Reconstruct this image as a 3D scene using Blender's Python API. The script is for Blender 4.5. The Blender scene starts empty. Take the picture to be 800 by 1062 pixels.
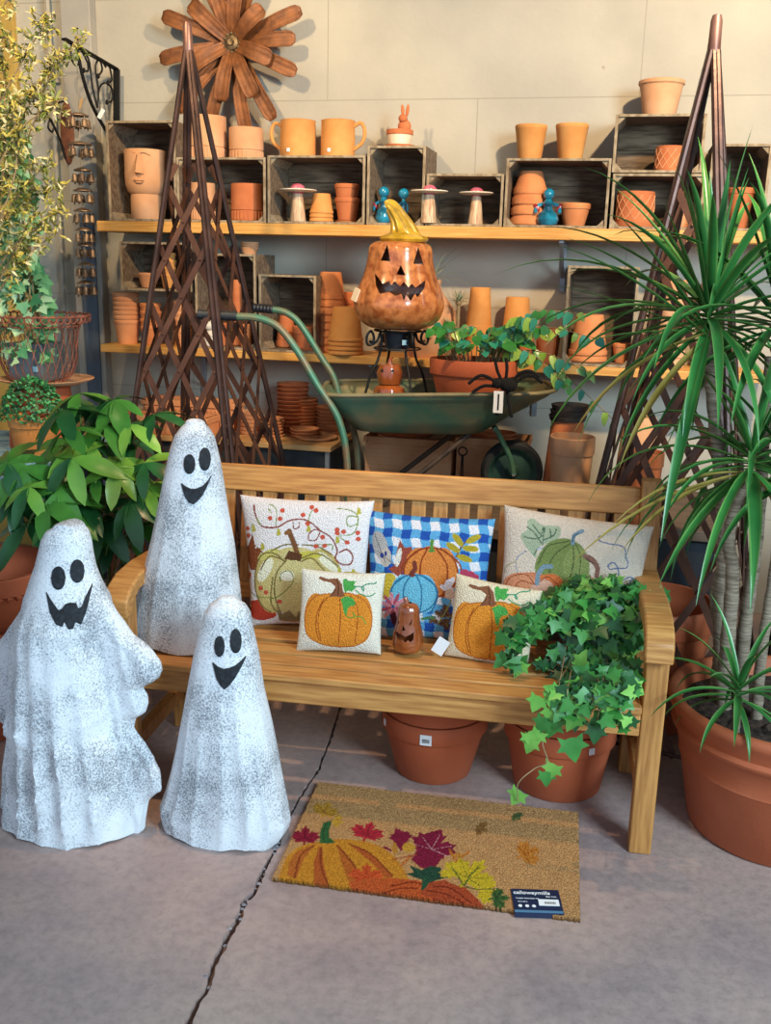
import bpy, bmesh, math, random
import numpy as np
from mathutils import Vector, Matrix, Euler
from mathutils.bvhtree import BVHTree
random.seed(7); np.random.seed(7)
rnd = random.random
def U(a, b): return a + (b - a) * random.random()
PI = math.pi
C = bpy.context.scene.collection
S = bpy.context.scene

# ---------------------------------------------------------------- camera
FPX = 1018.0; CH = 1.51
P_, R_, YW = math.radians(14.3), math.radians(1.4), math.radians(13)
fh = Vector((-math.sin(YW), math.cos(YW), 0)); rt = Vector((math.cos(YW), math.sin(YW), 0)); up = Vector((0, 0, 1))
cf = fh * math.cos(P_) - up * math.sin(P_); cu = fh * math.sin(P_) + up * math.cos(P_)
cr = rt * math.cos(R_) + cu * math.sin(R_); cu2 = cu * math.cos(R_) - rt * math.sin(R_)
CAM = Vector((0, 0, CH))
def ray(px, py): return cf * FPX + cr * (px - 400) + cu2 * (531 - py)
def at(px, py, Y):
    d = ray(px, py); return CAM + d * (Y / d.y)
def ground(px, py, Z):
    d = ray(px, py); return CAM + d * ((Z - CH) / d.z)
cd = bpy.data.cameras.new('camera'); cam = bpy.data.objects.new('camera', cd); C.objects.link(cam)
cam.matrix_world = Matrix(((cr.x, cu2.x, -cf.x, CAM.x), (cr.y, cu2.y, -cf.y, CAM.y), (cr.z, cu2.z, -cf.z, CAM.z), (0, 0, 0, 1)))
cd.sensor_fit = 'VERTICAL'; cd.sensor_height = 24; cd.lens = FPX / 1062 * 24; cd.clip_start = .05
S.camera = cam
# ---------------------------------------------------------------- light
S.view_settings.view_transform = 'Standard'; S.view_settings.look = 'None'
S.view_settings.gamma = 1; S.view_settings.use_curve_mapping = False
S.view_settings.exposure = 0.36
w = bpy.data.worlds.new('world'); S.world = w; w.use_nodes = True
w.node_tree.nodes['Background'].inputs[0].default_value = (.60, .77, 1, 1)
w.node_tree.nodes['Background'].inputs[1].default_value = .7
def area(name, loc, target, size, power, col, sy=None):
    l = bpy.data.lights.new(name, 'AREA'); l.energy = power; l.color = col; l.size = size
    if sy: l.shape = 'RECTANGLE'; l.size_y = sy
    o = bpy.data.objects.new(name, l); C.objects.link(o); o.location = loc
    o.rotation_euler = (Vector(target) - Vector(loc)).to_track_quat('-Z', 'Y').to_euler(); return o
def spot(name, loc, target, power, col, ang=80, rad=.05, blend=.6):
    l = bpy.data.lights.new(name, 'SPOT'); l.energy = power; l.color = col; l.spot_size = math.radians(ang); l.spot_blend = blend; l.shadow_soft_size = rad
    o = bpy.data.objects.new(name, l); C.objects.link(o); o.location = loc
    o.rotation_euler = (Vector(target) - Vector(loc)).to_track_quat('-Z', 'Y').to_euler(); return o
area('daylight_opening', (2.5, -.3, 2.5), (-.8, 2.6, .5), 1.2, 185, (.60, .84, 1.0), 1.5)
spot('ceiling_lamp_right', (.7, 2.2, 3.1), (-.7, 4.3, 1.85), 300, (1, .72, .42), 84, .05, .5)
spot('ceiling_lamp_left', (-1.9, 2.3, 3.1), (-2.2, 4.3, 1.6), 130, (1, .74, .42), 84, .06, .5)
spot('ceiling_lamp_bench', (-.75, 2.25, 3.15), (-.72, 2.68, .4), 95, (1, .66, .38), 44, .03, .6)

# ---------------------------------------------------------------- materials
def srgb(h):
    h = h.lstrip('#'); v = [int(h[i:i+2], 16) / 255 for i in (0, 2, 4)]
    return tuple(c / 12.92 if c <= .04045 else ((c + .055) / 1.055) ** 2.4 for c in v) + (1,)
MATS = {}
def M(name, a, b=None, scale=8, rough=.7, bump=0, bscale=60, metal=0, coat=0, stretch=(1, 1, 1), detail=4, lo=.35, hi=.65, spec=.5, trans=0, sub=0, dist=.004):
    if name in MATS: return MATS[name]
    m = bpy.data.materials.new(name); m.use_nodes = True; nt = m.node_tree; N = nt.nodes; L = nt.links
    p = N['Principled BSDF']; p.inputs['Roughness'].default_value = rough; p.inputs['Metallic'].default_value = metal
    p.inputs['Coat Weight'].default_value = coat; p.inputs['Coat Roughness'].default_value = .08
    p.inputs['Specular IOR Level'].default_value = spec; p.inputs['Transmission Weight'].default_value = trans
    tc = N.new('ShaderNodeTexCoord'); mp = N.new('ShaderNodeMapping'); mp.inputs['Scale'].default_value = stretch
    L.new(tc.outputs['Object'], mp.inputs['Vector'])
    if b:
        n = N.new('ShaderNodeTexNoise'); n.inputs['Scale'].default_value = scale; n.inputs['Detail'].default_value = detail
        r = N.new('ShaderNodeValToRGB'); r.color_ramp.elements[0].position = lo; r.color_ramp.elements[1].position = hi
        r.color_ramp.elements[0].color = srgb(a); r.color_ramp.elements[1].color = srgb(b)
        L.new(mp.outputs[0], n.inputs['Vector']); L.new(n.outputs['Fac'], r.inputs['Fac']); L.new(r.outputs[0], p.inputs['Base Color'])
    else: p.inputs['Base Color'].default_value = srgb(a)
    if bump:
        n2 = N.new('ShaderNodeTexNoise'); n2.inputs['Scale'].default_value = bscale; n2.inputs['Detail'].default_value = 3
        bp = N.new('ShaderNodeBump'); bp.inputs['Strength'].default_value = bump; bp.inputs['Distance'].default_value = dist
        L.new(mp.outputs[0], n2.inputs['Vector']); L.new(n2.outputs['Fac'], bp.inputs['Height']); L.new(bp.outputs[0], p.inputs['Normal'])
    MATS[name] = m; return m
def painted(name, rough=.9, bscale=260, bump=.8, dist=.004, var=.35):
    """colours come from the part's own painted pattern (attribute 'Col'); looped-yarn bump"""
    if name in MATS: return MATS[name]
    m = bpy.data.materials.new(name); m.use_nodes = True; nt = m.node_tree; N = nt.nodes; L = nt.links
    p = N['Principled BSDF']; p.inputs['Roughness'].default_value = rough; p.inputs['Specular IOR Level'].default_value = .15
    a = N.new('ShaderNodeVertexColor'); a.layer_name = 'Col'
    tc = N.new('ShaderNodeTexCoord'); v = N.new('ShaderNodeTexVoronoi'); v.inputs['Scale'].default_value = bscale
    L.new(tc.outputs['Object'], v.inputs['Vector'])
    hs = N.new('ShaderNodeMixRGB'); hs.blend_type = 'MULTIPLY'; hs.inputs[0].default_value = var
    bw = N.new('ShaderNodeRGBToBW'); L.new(v.outputs['Color'], bw.inputs[0])
    cr_ = N.new('ShaderNodeValToRGB'); cr_.color_ramp.elements[0].color = (.6, .6, .6, 1); cr_.color_ramp.elements[1].position = .6
    L.new(bw.outputs[0], cr_.inputs[0]); L.new(a.outputs[0], hs.inputs[1]); L.new(cr_.outputs[0], hs.inputs[2]); L.new(hs.outputs[0], p.inputs['Base Color'])
    bp = N.new('ShaderNodeBump'); bp.invert = True; bp.inputs['Strength'].default_value = bump; bp.inputs['Distance'].default_value = dist
    L.new(v.outputs['Distance'], bp.inputs['Height']); L.new(bp.outputs[0], p.inputs['Normal'])
    MATS[name] = m; return m
TERRA = M('terracotta_warm', '#c97a48', '#d68a55', 14, .85, .15, 90)
TERRAS = [TERRA, M('terracotta_peach', '#cf8a5c', '#dc9c6e', 12, .85, .15, 90), M('terracotta_deep', '#b8653a', '#c87546', 12, .85, .15, 90)]
TERRA_Y = M('terracotta_honey', '#d08a46', '#db9a55', 12, .8, .15, 90)
TERRA_P = M('terracotta_pale', '#cb9266', '#d8a47c', 9, .9, .15, 90)
TERRA_R = M('terracotta_red', '#a9502c', '#bb5f38', 6, .75, .2, 120, lo=.3, hi=.75)
TERRA_B = M('terracotta_brick', '#a8532f', '#b8623c', 5, .62, .15, 120)
PINE = M('pine_board', '#c98a3c', '#e2ab5c', 5, .55, .1, 40, stretch=(1, 14, 30))
TEAK = M('teak', '#a96f36', '#cd9350', 6, .5, .15, 60, stretch=(1.2, 16, 16))
TEAKV = M('teak_upright', '#a16a33', '#c48a4a', 6, .5, .15, 60, stretch=(16, 16, 1.2))
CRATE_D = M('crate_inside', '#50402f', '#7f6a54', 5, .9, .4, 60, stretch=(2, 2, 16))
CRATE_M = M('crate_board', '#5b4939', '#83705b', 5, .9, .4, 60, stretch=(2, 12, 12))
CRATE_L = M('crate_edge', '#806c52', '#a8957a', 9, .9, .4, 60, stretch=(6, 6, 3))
BRONZE = M('bronze_metal', '#3c2a26', '#543c34', 12, .38, .15, 80, metal=.55)
STRIP = M('brown_strip', '#4f3126', '#63402f', 12, .55, .1, 80, metal=.3)
IRON = M('black_iron', '#0f0e0e', '#1a1918', 12, .5, .2, 80, metal=.4)
RUST = M('rusty_iron', '#7a4330', '#a0604a', 30, .85, .4, 120)
SOIL = M('potting_soil', '#1f150f', '#4a3526', 60, 1, 1, 90, dist=.01)
GALV = M('galvanised_metal', '#5c6a72', '#7c8b92', 10, .45, .1, 40, metal=.5)
WHITE = M('white_paper', '#e8e8e6', rough=.7)
BLACK = M('black_print', '#101114', rough=.8)
DARKTAB = M('dark_table_panel', '#1d2126', '#262b31', 5, .8)
STEELW = M('grey_steel', '#8a8f94', '#a3a7aa', 10, .45, .1, 50, metal=.5)

# ---------------------------------------------------------------- mesh helpers
class MB:
    def __init__(s): s.v = []; s.f = []; s.m = []
    def add(s, vs, fs, mi=0):
        o = len(s.v); s.v += [tuple(v) for v in vs]; s.f += [tuple(i + o for i in f) for f in fs]
        s.m += ([mi] * len(fs) if isinstance(mi, int) else list(mi)); return s
    def box(s, c, d, rot=None, mi=0, taper=None):
        vs = []
        for z in (-.5, .5):
            k = 1 if (taper is None or z < 0) else taper
            for x, y in ((-.5, -.5), (.5, -.5), (.5, .5), (-.5, .5)): vs.append(Vector((x * d[0] * k, y * d[1] * k, z * d[2])))
        if rot is not None: vs = [rot @ v for v in vs]
        c = Vector(c)
        return s.add([v + c for v in vs], [(3, 2, 1, 0), (4, 5, 6, 7), (0, 1, 5, 4), (1, 2, 6, 5), (2, 3, 7, 6), (3, 0, 4, 7)], mi)
    def bar(s, a, b, w_, t, mi=0, hint=(0, 0, 1)):
        a, b = Vector(a), Vector(b); d = b - a; L = d.length; d.normalize()
        x = d.cross(Vector(hint)); x = x.normalized() if x.length > 1e-4 else Vector((1, 0, 0)); y = x.cross(d)
        return s.box((a + b) / 2, (w_, t, L), Matrix((x, y, d)).transposed(), mi)
    def lathe(s, prof, seg=32, c=(0, 0, 0), wave=None, mi=0, rot=None, sy=1.0):
        vs = []; fs = []; n = len(prof); c = Vector(c)
        for i, (r, z) in enumerate(prof):
            for k in range(seg):
                t = 2 * PI * k / seg; q = r * (wave(t, z, i) if wave else 1)
                v = Vector((q * math.cos(t), q * math.sin(t) * sy, z))
                if rot is not None: v = rot @ v
                vs.append(v + c)
        for i in range(n - 1):
            for k in range(seg):
                a = i * seg + k; b = i * seg + (k + 1) % seg; fs.append((a, b, b + seg, a + seg))
        return s.add(vs, fs, mi)
    def tube(s, pts, r, seg=8, mi=0, cap=True, closed=False):
        pts = [Vector(p) for p in pts]; n = len(pts); rs = r if isinstance(r, (list, tuple)) else [r] * n
        vs = []; fs = []; prev = None
        for i, p in enumerate(pts):
            if closed: d = pts[(i + 1) % n] - pts[i - 1]
            else: d = (pts[min(i + 1, n - 1)] - pts[max(i - 1, 0)])
            d.normalize()
            if prev is None:
                x = d.cross(Vector((0, 0, 1)));  x = x if x.length > .05 else d.cross(Vector((1, 0, 0)))
            else: x = prev - d * prev.dot(d)
            x.normalize(); prev = x; y = d.cross(x)
            for k in range(seg):
                t = 2 * PI * k / seg; vs.append(p + (x * math.cos(t) + y * math.sin(t)) * rs[i])
        for i in range(n if closed else n - 1):
            for k in range(seg):
                a = i * seg + k; b = i * seg + (k + 1) % seg; j = ((i + 1) % n) * seg
                fs.append((a, b, j + (k + 1) % seg, j + k))
        if cap and not closed: fs.append(tuple(range(seg))[::-1]); fs.append(tuple((n - 1) * seg + k for k in range(seg)))
        return s.add(vs, fs, mi)
    def ball(s, c, r, seg=12, rings=8, mi=0, sc=(1, 1, 1), rot=None):
        prof = [(math.sin(PI * i / rings) * r + 1e-5, -math.cos(PI * i / rings) * r) for i in range(rings + 1)]
        o = len(s.v); s.lathe(prof, seg, (0, 0, 0), None, mi)
        for i in range(o, len(s.v)):
            v = Vector((s.v[i][0] * sc[0], s.v[i][1] * sc[1], s.v[i][2] * sc[2]))
            if rot is not None: v = rot @ v
            s.v[i] = tuple(v + Vector(c))
        return s
    def prism(s, poly, axis, t0, t1, mi=0):
        """poly in the two other axes, extruded along axis (0=x,1=y,2=z)"""
        n = len(poly); vs = []
        for t in (t0, t1):
            for a, b in poly: vs.append({0: (t, a, b), 1: (a, t, b), 2: (a, b, t)}[axis])
        fs = [tuple(range(n)), tuple(range(2 * n - 1, n - 1, -1))] + [(i, (i + 1) % n, n + (i + 1) % n, n + i)[::-1] for i in range(n)]
        return s.add(vs, fs, mi)
    def build(s, name, mats, parent=None, loc=None, rz=0, sharp=35, bevel=0, smooth=True):
        me = bpy.data.meshes.new(name); me.from_pydata(s.v, [], s.f)
        if not isinstance(mats, (list, tuple)): mats = [mats]
        for m in mats: me.materials.append(m)
        if len(mats) > 1: me.polygons.foreach_set('material_index', s.m)
        bm = bmesh.new(); bm.from_mesh(me); bmesh.ops.recalc_face_normals(bm, faces=bm.faces); bm.to_mesh(me); bm.free()
        if smooth: me.shade_smooth(); me.set_sharp_from_angle(angle=math.radians(sharp))
        me.update()
        o = bpy.data.objects.new(name, me); C.objects.link(o)
        if parent is not None: o.parent = parent
        if loc is not None: o.location = loc
        if rz: o.rotation_euler = (0, 0, rz)
        if bevel:
            b = o.modifiers.new('bevel', 'BEVEL'); b.width = bevel; b.segments = 2; b.limit_method = 'ANGLE'; b.angle_limit = math.radians(40)
        return o
def thing(name, label, cat, loc=(0, 0, 0), rz=0, group=None):
    o = bpy.data.objects.new(name, None); C.objects.link(o); o.location = loc; o.rotation_euler = (0, 0, rz); o.empty_display_size = .05
    return tag(o, label, cat, group)
def tag(o, label, cat, group=None):
    o['label'] = label; o['category'] = cat
    if group: o['group'] = group
    return o
def struct(o): o['kind'] = 'structure'; return o
ORD = ['topmost', 'second from top', 'third from top', 'fourth from top', 'fifth from top', 'sixth from top', 'seventh from top', 'eighth from top', 'ninth from top', 'tenth from top', 'eleventh from top', 'twelfth from top', 'thirteenth from top', 'fourteenth from top']
def smoothpts(pts, n=6):
    pts = [Vector(p) for p in pts]; out = []; P = [pts[0] * 2 - pts[1]] + pts + [pts[-1] * 2 - pts[-2]]
    for i in range(1, len(P) - 2):
        for k in range(n):
            t = k / n; a, b, c, d = P[i-1], P[i], P[i+1], P[i+2]
            out.append(.5 * ((2 * b) + (c - a) * t + (2 * a - 5 * b + 4 * c - d) * t * t + (3 * b - a - 3 * c + d) * t ** 3))
    out.append(pts[-1]); return out
def disc(mb, r, z, seg=32, mi=0, c=(0, 0), sy=1): mb.lathe([(1e-4, z), (r, z)], seg, (c[0], c[1], 0), None, mi, sy=sy)
def fit(x0, x1, yt, Y):
    a = at(x0, yt, Y); b = at(x1, yt, Y); return (a.x + b.x) / 2, (b.x - a.x) / 2 / math.cos(YW) ** .5, (a.z + b.z) / 2

# ---------------------------------------------------------------- setting
def wall_mat():
    m = M('painted_block_wall', '#a9a294', '#b9b1a0', 2.2, .9, .25, 40, dist=.006); nt = m.node_tree; N = nt.nodes; L = nt.links
    p = N['Principled BSDF']; r = [n for n in N if n.type == 'VALTORGB'][0]
    tc = N.new('ShaderNodeTexCoord'); br = N.new('ShaderNodeTexBrick'); br.inputs['Scale'].default_value = 1
    br.inputs['Brick Width'].default_value = 1.35; br.inputs['Row Height'].default_value = .44; br.inputs['Mortar Size'].default_value = .003; br.inputs['Mortar Smooth'].default_value = .6
    sp = N.new('ShaderNodeSeparateXYZ'); cb = N.new('ShaderNodeCombineXYZ'); L.new(tc.outputs['Object'], sp.inputs[0]); L.new(sp.outputs[0], cb.inputs[0]); L.new(sp.outputs[2], cb.inputs[1]); L.new(cb.outputs[0], br.inputs['Vector'])
    n = N.new('ShaderNodeTexNoise'); n.inputs['Scale'].default_value = 9; n.inputs['Detail'].default_value = 8; n.inputs['Roughness'].default_value = .7
    L.new(tc.outputs['Object'], n.inputs['Vector']); rr = N.new('ShaderNodeValToRGB'); rr.color_ramp.elements[0].position = .27; rr.color_ramp.elements[1].position = .33
    rr.color_ramp.elements[0].color = (.3, .27, .24, 1); rr.color_ramp.elements[1].color = (1, 1, 1, 1); L.new(n.outputs[0], rr.inputs[0])
    mx = N.new('ShaderNodeMixRGB'); mx.blend_type = 'MULTIPLY'; mx.inputs[0].default_value = .6; L.new(r.outputs[0], mx.inputs[1]); L.new(rr.outputs[0], mx.inputs[2])
    m2 = N.new('ShaderNodeMixRGB'); L.new(br.outputs['Fac'], m2.inputs[0]); L.new(mx.outputs[0], m2.inputs[1]); m2.inputs[2].default_value = srgb('#9a9383')
    L.new(m2.outputs[0], p.inputs['Base Color']); return m
def floor_mat():
    m = bpy.data.materials.new('worn_concrete'); m.use_nodes = True; nt = m.node_tree; N = nt.nodes; L = nt.links; p = N['Principled BSDF']
    p.inputs['Roughness'].default_value = .55
    tc = N.new('ShaderNodeTexCoord')
    def noise(sc, det=6, ro=.6):
        n = N.new('ShaderNodeTexNoise'); n.inputs['Scale'].default_value = sc; n.inputs['Detail'].default_value = det; n.inputs['Roughness'].default_value = ro
        L.new(tc.outputs['Object'], n.inputs['Vector']); return n
    def ramp(n, els):
        r = N.new('ShaderNodeValToRGB'); e = r.color_ramp.elements
        while len(e) < len(els): e.new(.5)
        for k, (pos, c) in enumerate(els): e[k].position = pos; e[k].color = c if not isinstance(c, str) else srgb(c)
        L.new(n.outputs[0], r.inputs[0]); return r
    a = ramp(noise(2.3), [(.3, '#8c7a79'), (.5, '#a89088'), (.7, '#b79c8f')])
    b = ramp(noise(38, 8, .75), [(.25, (.55, .55, .57, 1)), (.55, (1, 1, 1, 1)), (.8, (1.15, 1.12, 1.1, 1))])
    c = ramp(noise(6, 8, .8), [(.28, (.6, .58, .6, 1)), (.42, (1, 1, 1, 1))])
    m1 = N.new('ShaderNodeMixRGB'); m1.blend_type = 'MULTIPLY'; m1.inputs[0].default_value = .75; L.new(a.outputs[0], m1.inputs[1]); L.new(b.outputs[0], m1.inputs[2])
    m2 = N.new('ShaderNodeMixRGB'); m2.blend_type = 'MULTIPLY'; m2.inputs[0].default_value = .45; L.new(m1.outputs[0], m2.inputs[1]); L.new(c.outputs[0], m2.inputs[2])
    L.new(m2.outputs[0], p.inputs['Base Color'])
    bp = N.new('ShaderNodeBump'); bp.inputs['Strength'].default_value = .35; bp.inputs['Distance'].default_value = .004; L.new(b.outputs[0], bp.inputs['Height']); L.new(bp.outputs[0], p.inputs['Normal'])
    return m
# floor: two slabs that meet at a ragged crack
crk_px = [(352, 738), (342, 770), (330, 800), (312, 826), (300, 850), (291, 872), (276, 900), (266, 925), (255, 935), (248, 955), (232, 985), (222, 1002), (215, 1025), (205, 1040), (196, 1062), (150, 1140)]
crk = [ground(x, y, 0) for x, y in crk_px]
crk = [Vector((c.x, c.y, 0)) for c in crk]
d0 = (crk[0] - crk[3]).normalized(); crk = [crk[0] + d0 * (4.6 - crk[0].y) / d0.y] + crk; d1 = (crk[-1] - crk[-3]).normalized(); crk.append(crk[-1] + d1 * ((-3 - crk[-1].y) / d1.y))
fine = []
for i in range(len(crk) - 1):
    n = max(2, int((crk[i + 1] - crk[i]).length / .012)); n = min(n, 60)
    for k in range(n):
        q = crk[i].lerp(crk[i + 1], k / n); fine.append(q)
fine.append(crk[-1])
def wob(i, s): return .5 + .5 * math.sin(i * .21 + s) * math.sin(i * .073 + 2 * s)
offL = [Vector((q.x - .004 - .006 * rnd() ** 2 - (max(0, 2.25 - q.y) * .022 * wob(i, 1) if q.y > 1 else 0), q.y + U(-.003, .003), 0)) for i, q in enumerate(fine)]
offR = [Vector((q.x + .001 + .005 * rnd() ** 2 + (max(0, 2.25 - q.y) * .007 * wob(i, 4) if q.y > 1 else 0), q.y + U(-.003, .003), 0)) for i, q in enumerate(fine)]
FLOORM = floor_mat()
mb = MB()
def slab(mb, edge, xout):
    n = len(edge); vs = [(e.x, e.y, 0) for e in edge] + [(xout, e.y, 0) for e in edge] + [(e.x, e.y, -.03) for e in edge]
    fs = [(i, i + 1, n + i + 1, n + i) for i in range(n - 1)] + [(i, i + 1, 2 * n + i + 1, 2 * n + i) for i in range(n - 1)]
    mb.add(vs, fs)
slab(mb, offL, -6); slab(mb, offR, 5); mb.add([(-6, -3, -.03), (5, -3, -.03), (5, 4.6, -.03), (-6, 4.6, -.03)], [(0, 1, 2, 3)])
struct(mb.build('floor', FLOORM, smooth=False))
# crumbled rim of the crack
mb = MB()
for i, q in enumerate(fine):
    if 1 < q.y < 2.35:
        e_ = max(0, 2.3 - q.y) * .02
        for _ in range(1 if rnd() < .6 else 0):
            r = U(.002, .006); mb.ball((q.x + U(-.011 - e_, .004), q.y + U(-.01, .01), -.006 if rnd() < .6 else .0), r, 6, 4, sc=(1.3, 1, .5))
struct(mb.build('trim_4', M('crumbled_concrete', '#77727a', '#958d8c', 40, .9, .5, 90)))
WALLM = wall_mat()
struct(MB().box((-.5, 4.6, 1.7), (11, .2, 3.6)).build('wall_back', WALLM, smooth=False))
struct(MB().box((3.0, 2.6, 1.7), (.1, 3.8, 3.4)).build('unseen_wall_right', WALLM, smooth=False))  # out of view, added to block ambient light from the right
struct(MB().box((-4.6, 2.6, 1.7), (.1, 3.8, 3.4)).build('unseen_wall_left', WALLM, smooth=False))  # out of view, added to block ambient light from the left
struct(MB().box((-.5, 2.4, 3.45), (11, 4.7, .1)).build('unseen_ceiling', M('ceiling_paint', '#8f8a80'), smooth=False))  # out of view, added so sky light enters only from the front
pA = at(79, 200, 4.5).x; pB = at(108, 200, 4.5).x
struct(MB().box(((pA + pB) / 2, 4.47, 1.7), (pB - pA, .06, 3.4)).build('trim_1', M('pilaster_paint', '#9b958c', '#aaa396', 3, .85, .2, 40), bevel=.004))
qa = at(84, 350, 4.43).x
struct(MB().box((qa + .06, 4.435, .85), (.075, .012, 1.7)).build('shelf_shadow_strip', M('shelf_shadow_colour', '#4c5663', '#5c6673', 4, .7, .1, 40), bevel=.002))  # shelf's shadow on the pilaster, put in as a dark-coloured strip
xp = at(63, 250, 4.46).x
mb = MB().tube([(xp, 4.46, 0), (xp, 4.46, 3.38)], .011, 10)
for z in (.6, 1.5, 2.3): mb.box((xp, 4.485, z), (.05, .02, .02))
struct(mb.build('trim_3', M('conduit_paint', '#a9a090', rough=.6)))
x0 = at(29, 250, 4.48).x
struct(MB().box((x0 - .9, 4.485, 1.7), (1.8, .03, 3.4)).build('trim_5', M('ochre_panel', '#b59347', '#c8a85a', 3, .8, .1, 30), bevel=.003))
# ---------------------------------------------------------------- shelves and tables
SZ, LZ = 1.66, 1.105        # shelf tops
SF = 4.215
def shelf(x0, x1, z, th, label, brs):
    t = thing('wall_shelf', label, 'shelf', ((x0 + x1) / 2, SF, z))
    MB().box((0, .14, -th / 2), (x1 - x0, .28, th)).build('board', PINE, t, bevel=.003)
    for bx in brs:
        m = MB(); bx = bx - (x0 + x1) / 2
        m.box((bx, .277, -.13), (.024, .012, .26)); m.box((bx, .15, -th - .006), (.02, .25, .012)); m.bar((bx, .268, -.2), (bx, .05, -th - .01), .016, .006)
        m.build('bracket', STEELW, t, bevel=.001)
    return t
xs0 = at(100, 229, SF).x; xs1 = at(104, 358, SF).x
shelf(xs0, .75, SZ, .047, 'upper pine wall shelf carrying the long row of wooden crates', [at(215, 250, 4.45).x, at(585, 260, 4.45).x])
shelf(xs1, .6, LZ, .036, 'lower pine wall shelf carrying stacked clay pots behind the wheelbarrow', [at(208, 380, 4.45).x, at(395, 390, 4.45).x, at(555, 400, 4.45).x])
TZ = .72
t = thing('display_table', 'low plywood-topped table holding stacks of clay saucers on the left', 'table', (-1.9, 4.27, 0))
MB().box((0, 0, TZ - .012), (1.42, .42, .024)).build('tabletop', M('plywood', '#b98b55', '#cda06a', 5, .7, .1, 30, stretch=(1, 8, 8)), t, bevel=.002)
MB().box((0, 0, (TZ - .024) / 2), (1.38, .38, TZ - .024)).build('base', DARKTAB, t, bevel=.003)
MB().box((.69, -.19, (TZ - .024) / 2), (.018, .018, TZ - .024)).build('corner_post', STEELW, t)
DZ = .56
t = thing('display_platform', 'dark display platform under the green wheelbarrow behind the bench', 'table', (-.33, 3.97, 0))
MB().box((-.22, 0, DZ - .02), (1.06, .92, .04)).box((.54, .105, DZ - .02), (.459, .71, .04)).build('tabletop', M('dark_plywood', '#54463b', '#6b5846', 5, .8, .1, 30, stretch=(1, 8, 8)), t, bevel=.003)
MB().box((-.22, 0, (DZ - .04) / 2), (1.0, .86, DZ - .04)).box((.52, .105, (DZ - .04) / 2), (.45, .65, DZ - .04)).build('base', DARKTAB, t, bevel=.003)

# ---------------------------------------------------------------- wooden crates
def crate(x0, x1, yt, yb, zb, label, Y=4.232, dep=.25, yaw=0):
    ym = (yt + yb) / 2; a = at(x0, ym, Y).x; b = at(x1, ym, Y).x; z1 = at((x0 + x1) / 2, yt, Y).z; H = z1 - zb; W = b - a
    t = thing('wooden_crate', label, 'crate', ((a + b) / 2, Y, zb), yaw, 'weathered crates on the wall shelves')
    th = .01; e = .001
    for s in (-1, 1): MB().box((s * (W / 2 - th / 2 - e), dep / 2, H / 2), (th, dep, H - .002)).build('end_panel', CRATE_M, t, bevel=.0015)
    for z in (th / 2 + .001, H - th / 2 - .001):
        m = MB()
        for k in range(3): m.box((0, dep * (k + .5) / 3, z), (W - 2 * th - .004, dep / 3 - .006, th))
        m.build('side_panel', CRATE_M, t, bevel=.001)
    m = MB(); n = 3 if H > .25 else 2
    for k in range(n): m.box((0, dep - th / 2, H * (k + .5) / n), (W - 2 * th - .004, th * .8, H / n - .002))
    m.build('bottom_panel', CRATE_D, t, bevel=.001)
    for s in (-1, 1):
        for z, zz in ((0, 1), (1, -1)):
            m = MB(); x = s * (W / 2 - th - .001); zc = th + .001 if z == 0 else H - th - .001
            m.prism([(x, zc), (x - s * .028, zc), (x, zc + zz * .028)], 1, .004, dep - .02)
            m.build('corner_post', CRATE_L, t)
    m = MB(); e2 = .011
    for s in (-1, 1): m.box((s * (W / 2 - e2 / 2), -.003, H / 2), (e2, .006, H - .002))
    for z in (e2 / 2, H - e2 / 2): m.box((0, -.0025, z), (W - 2 * e2, .005, e2 - .001))
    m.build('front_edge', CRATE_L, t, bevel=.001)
    return t, z1
crate(112, 183, 125, 228, SZ, 'upright weathered crate holding the clay face planter')
_, zc2 = crate(184, 276, 163, 232, SZ, 'weathered crate behind the left obelisk with two ribbed pots on top')
_, zc3 = crate(278, 379, 161, 234, SZ, 'weathered crate with two clay mugs standing on its top')
_, zc4 = crate(381, 441, 151, 236, SZ, 'tall narrow crate with the clay rabbit pot on top')
crate(442, 522, 180, 237, SZ, 'low weathered crate holding a ceramic mushroom right of the narrow crate')
_, zc6 = crate(524, 632, 164, 238, SZ, 'weathered crate with two tapered honey-coloured pots on its top')
_, zc8 = crate(634, 730, 180, 240, SZ, 'lower crate of the right pair, holding a textured clay pot')
_, zc7 = crate(637, 731, 118, 179, zc8 + .002, 'upper crate of the right pair with a pale clay bowl on top')
crate(735, 797, 149, 241, SZ, 'upright dark crate at the right end of the upper shelf')
crate(269, 328, 285, 363, LZ, 'upright grey crate on the lower shelf beside the wheelbarrow handles')
_, zL2 = crate(203, 266, 263, 360, LZ, 'tall crate on the lower shelf behind the left obelisk')
crate(586, 660, 276, 380, LZ, 'tall dark crate on the lower shelf beside the right obelisk')

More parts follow.
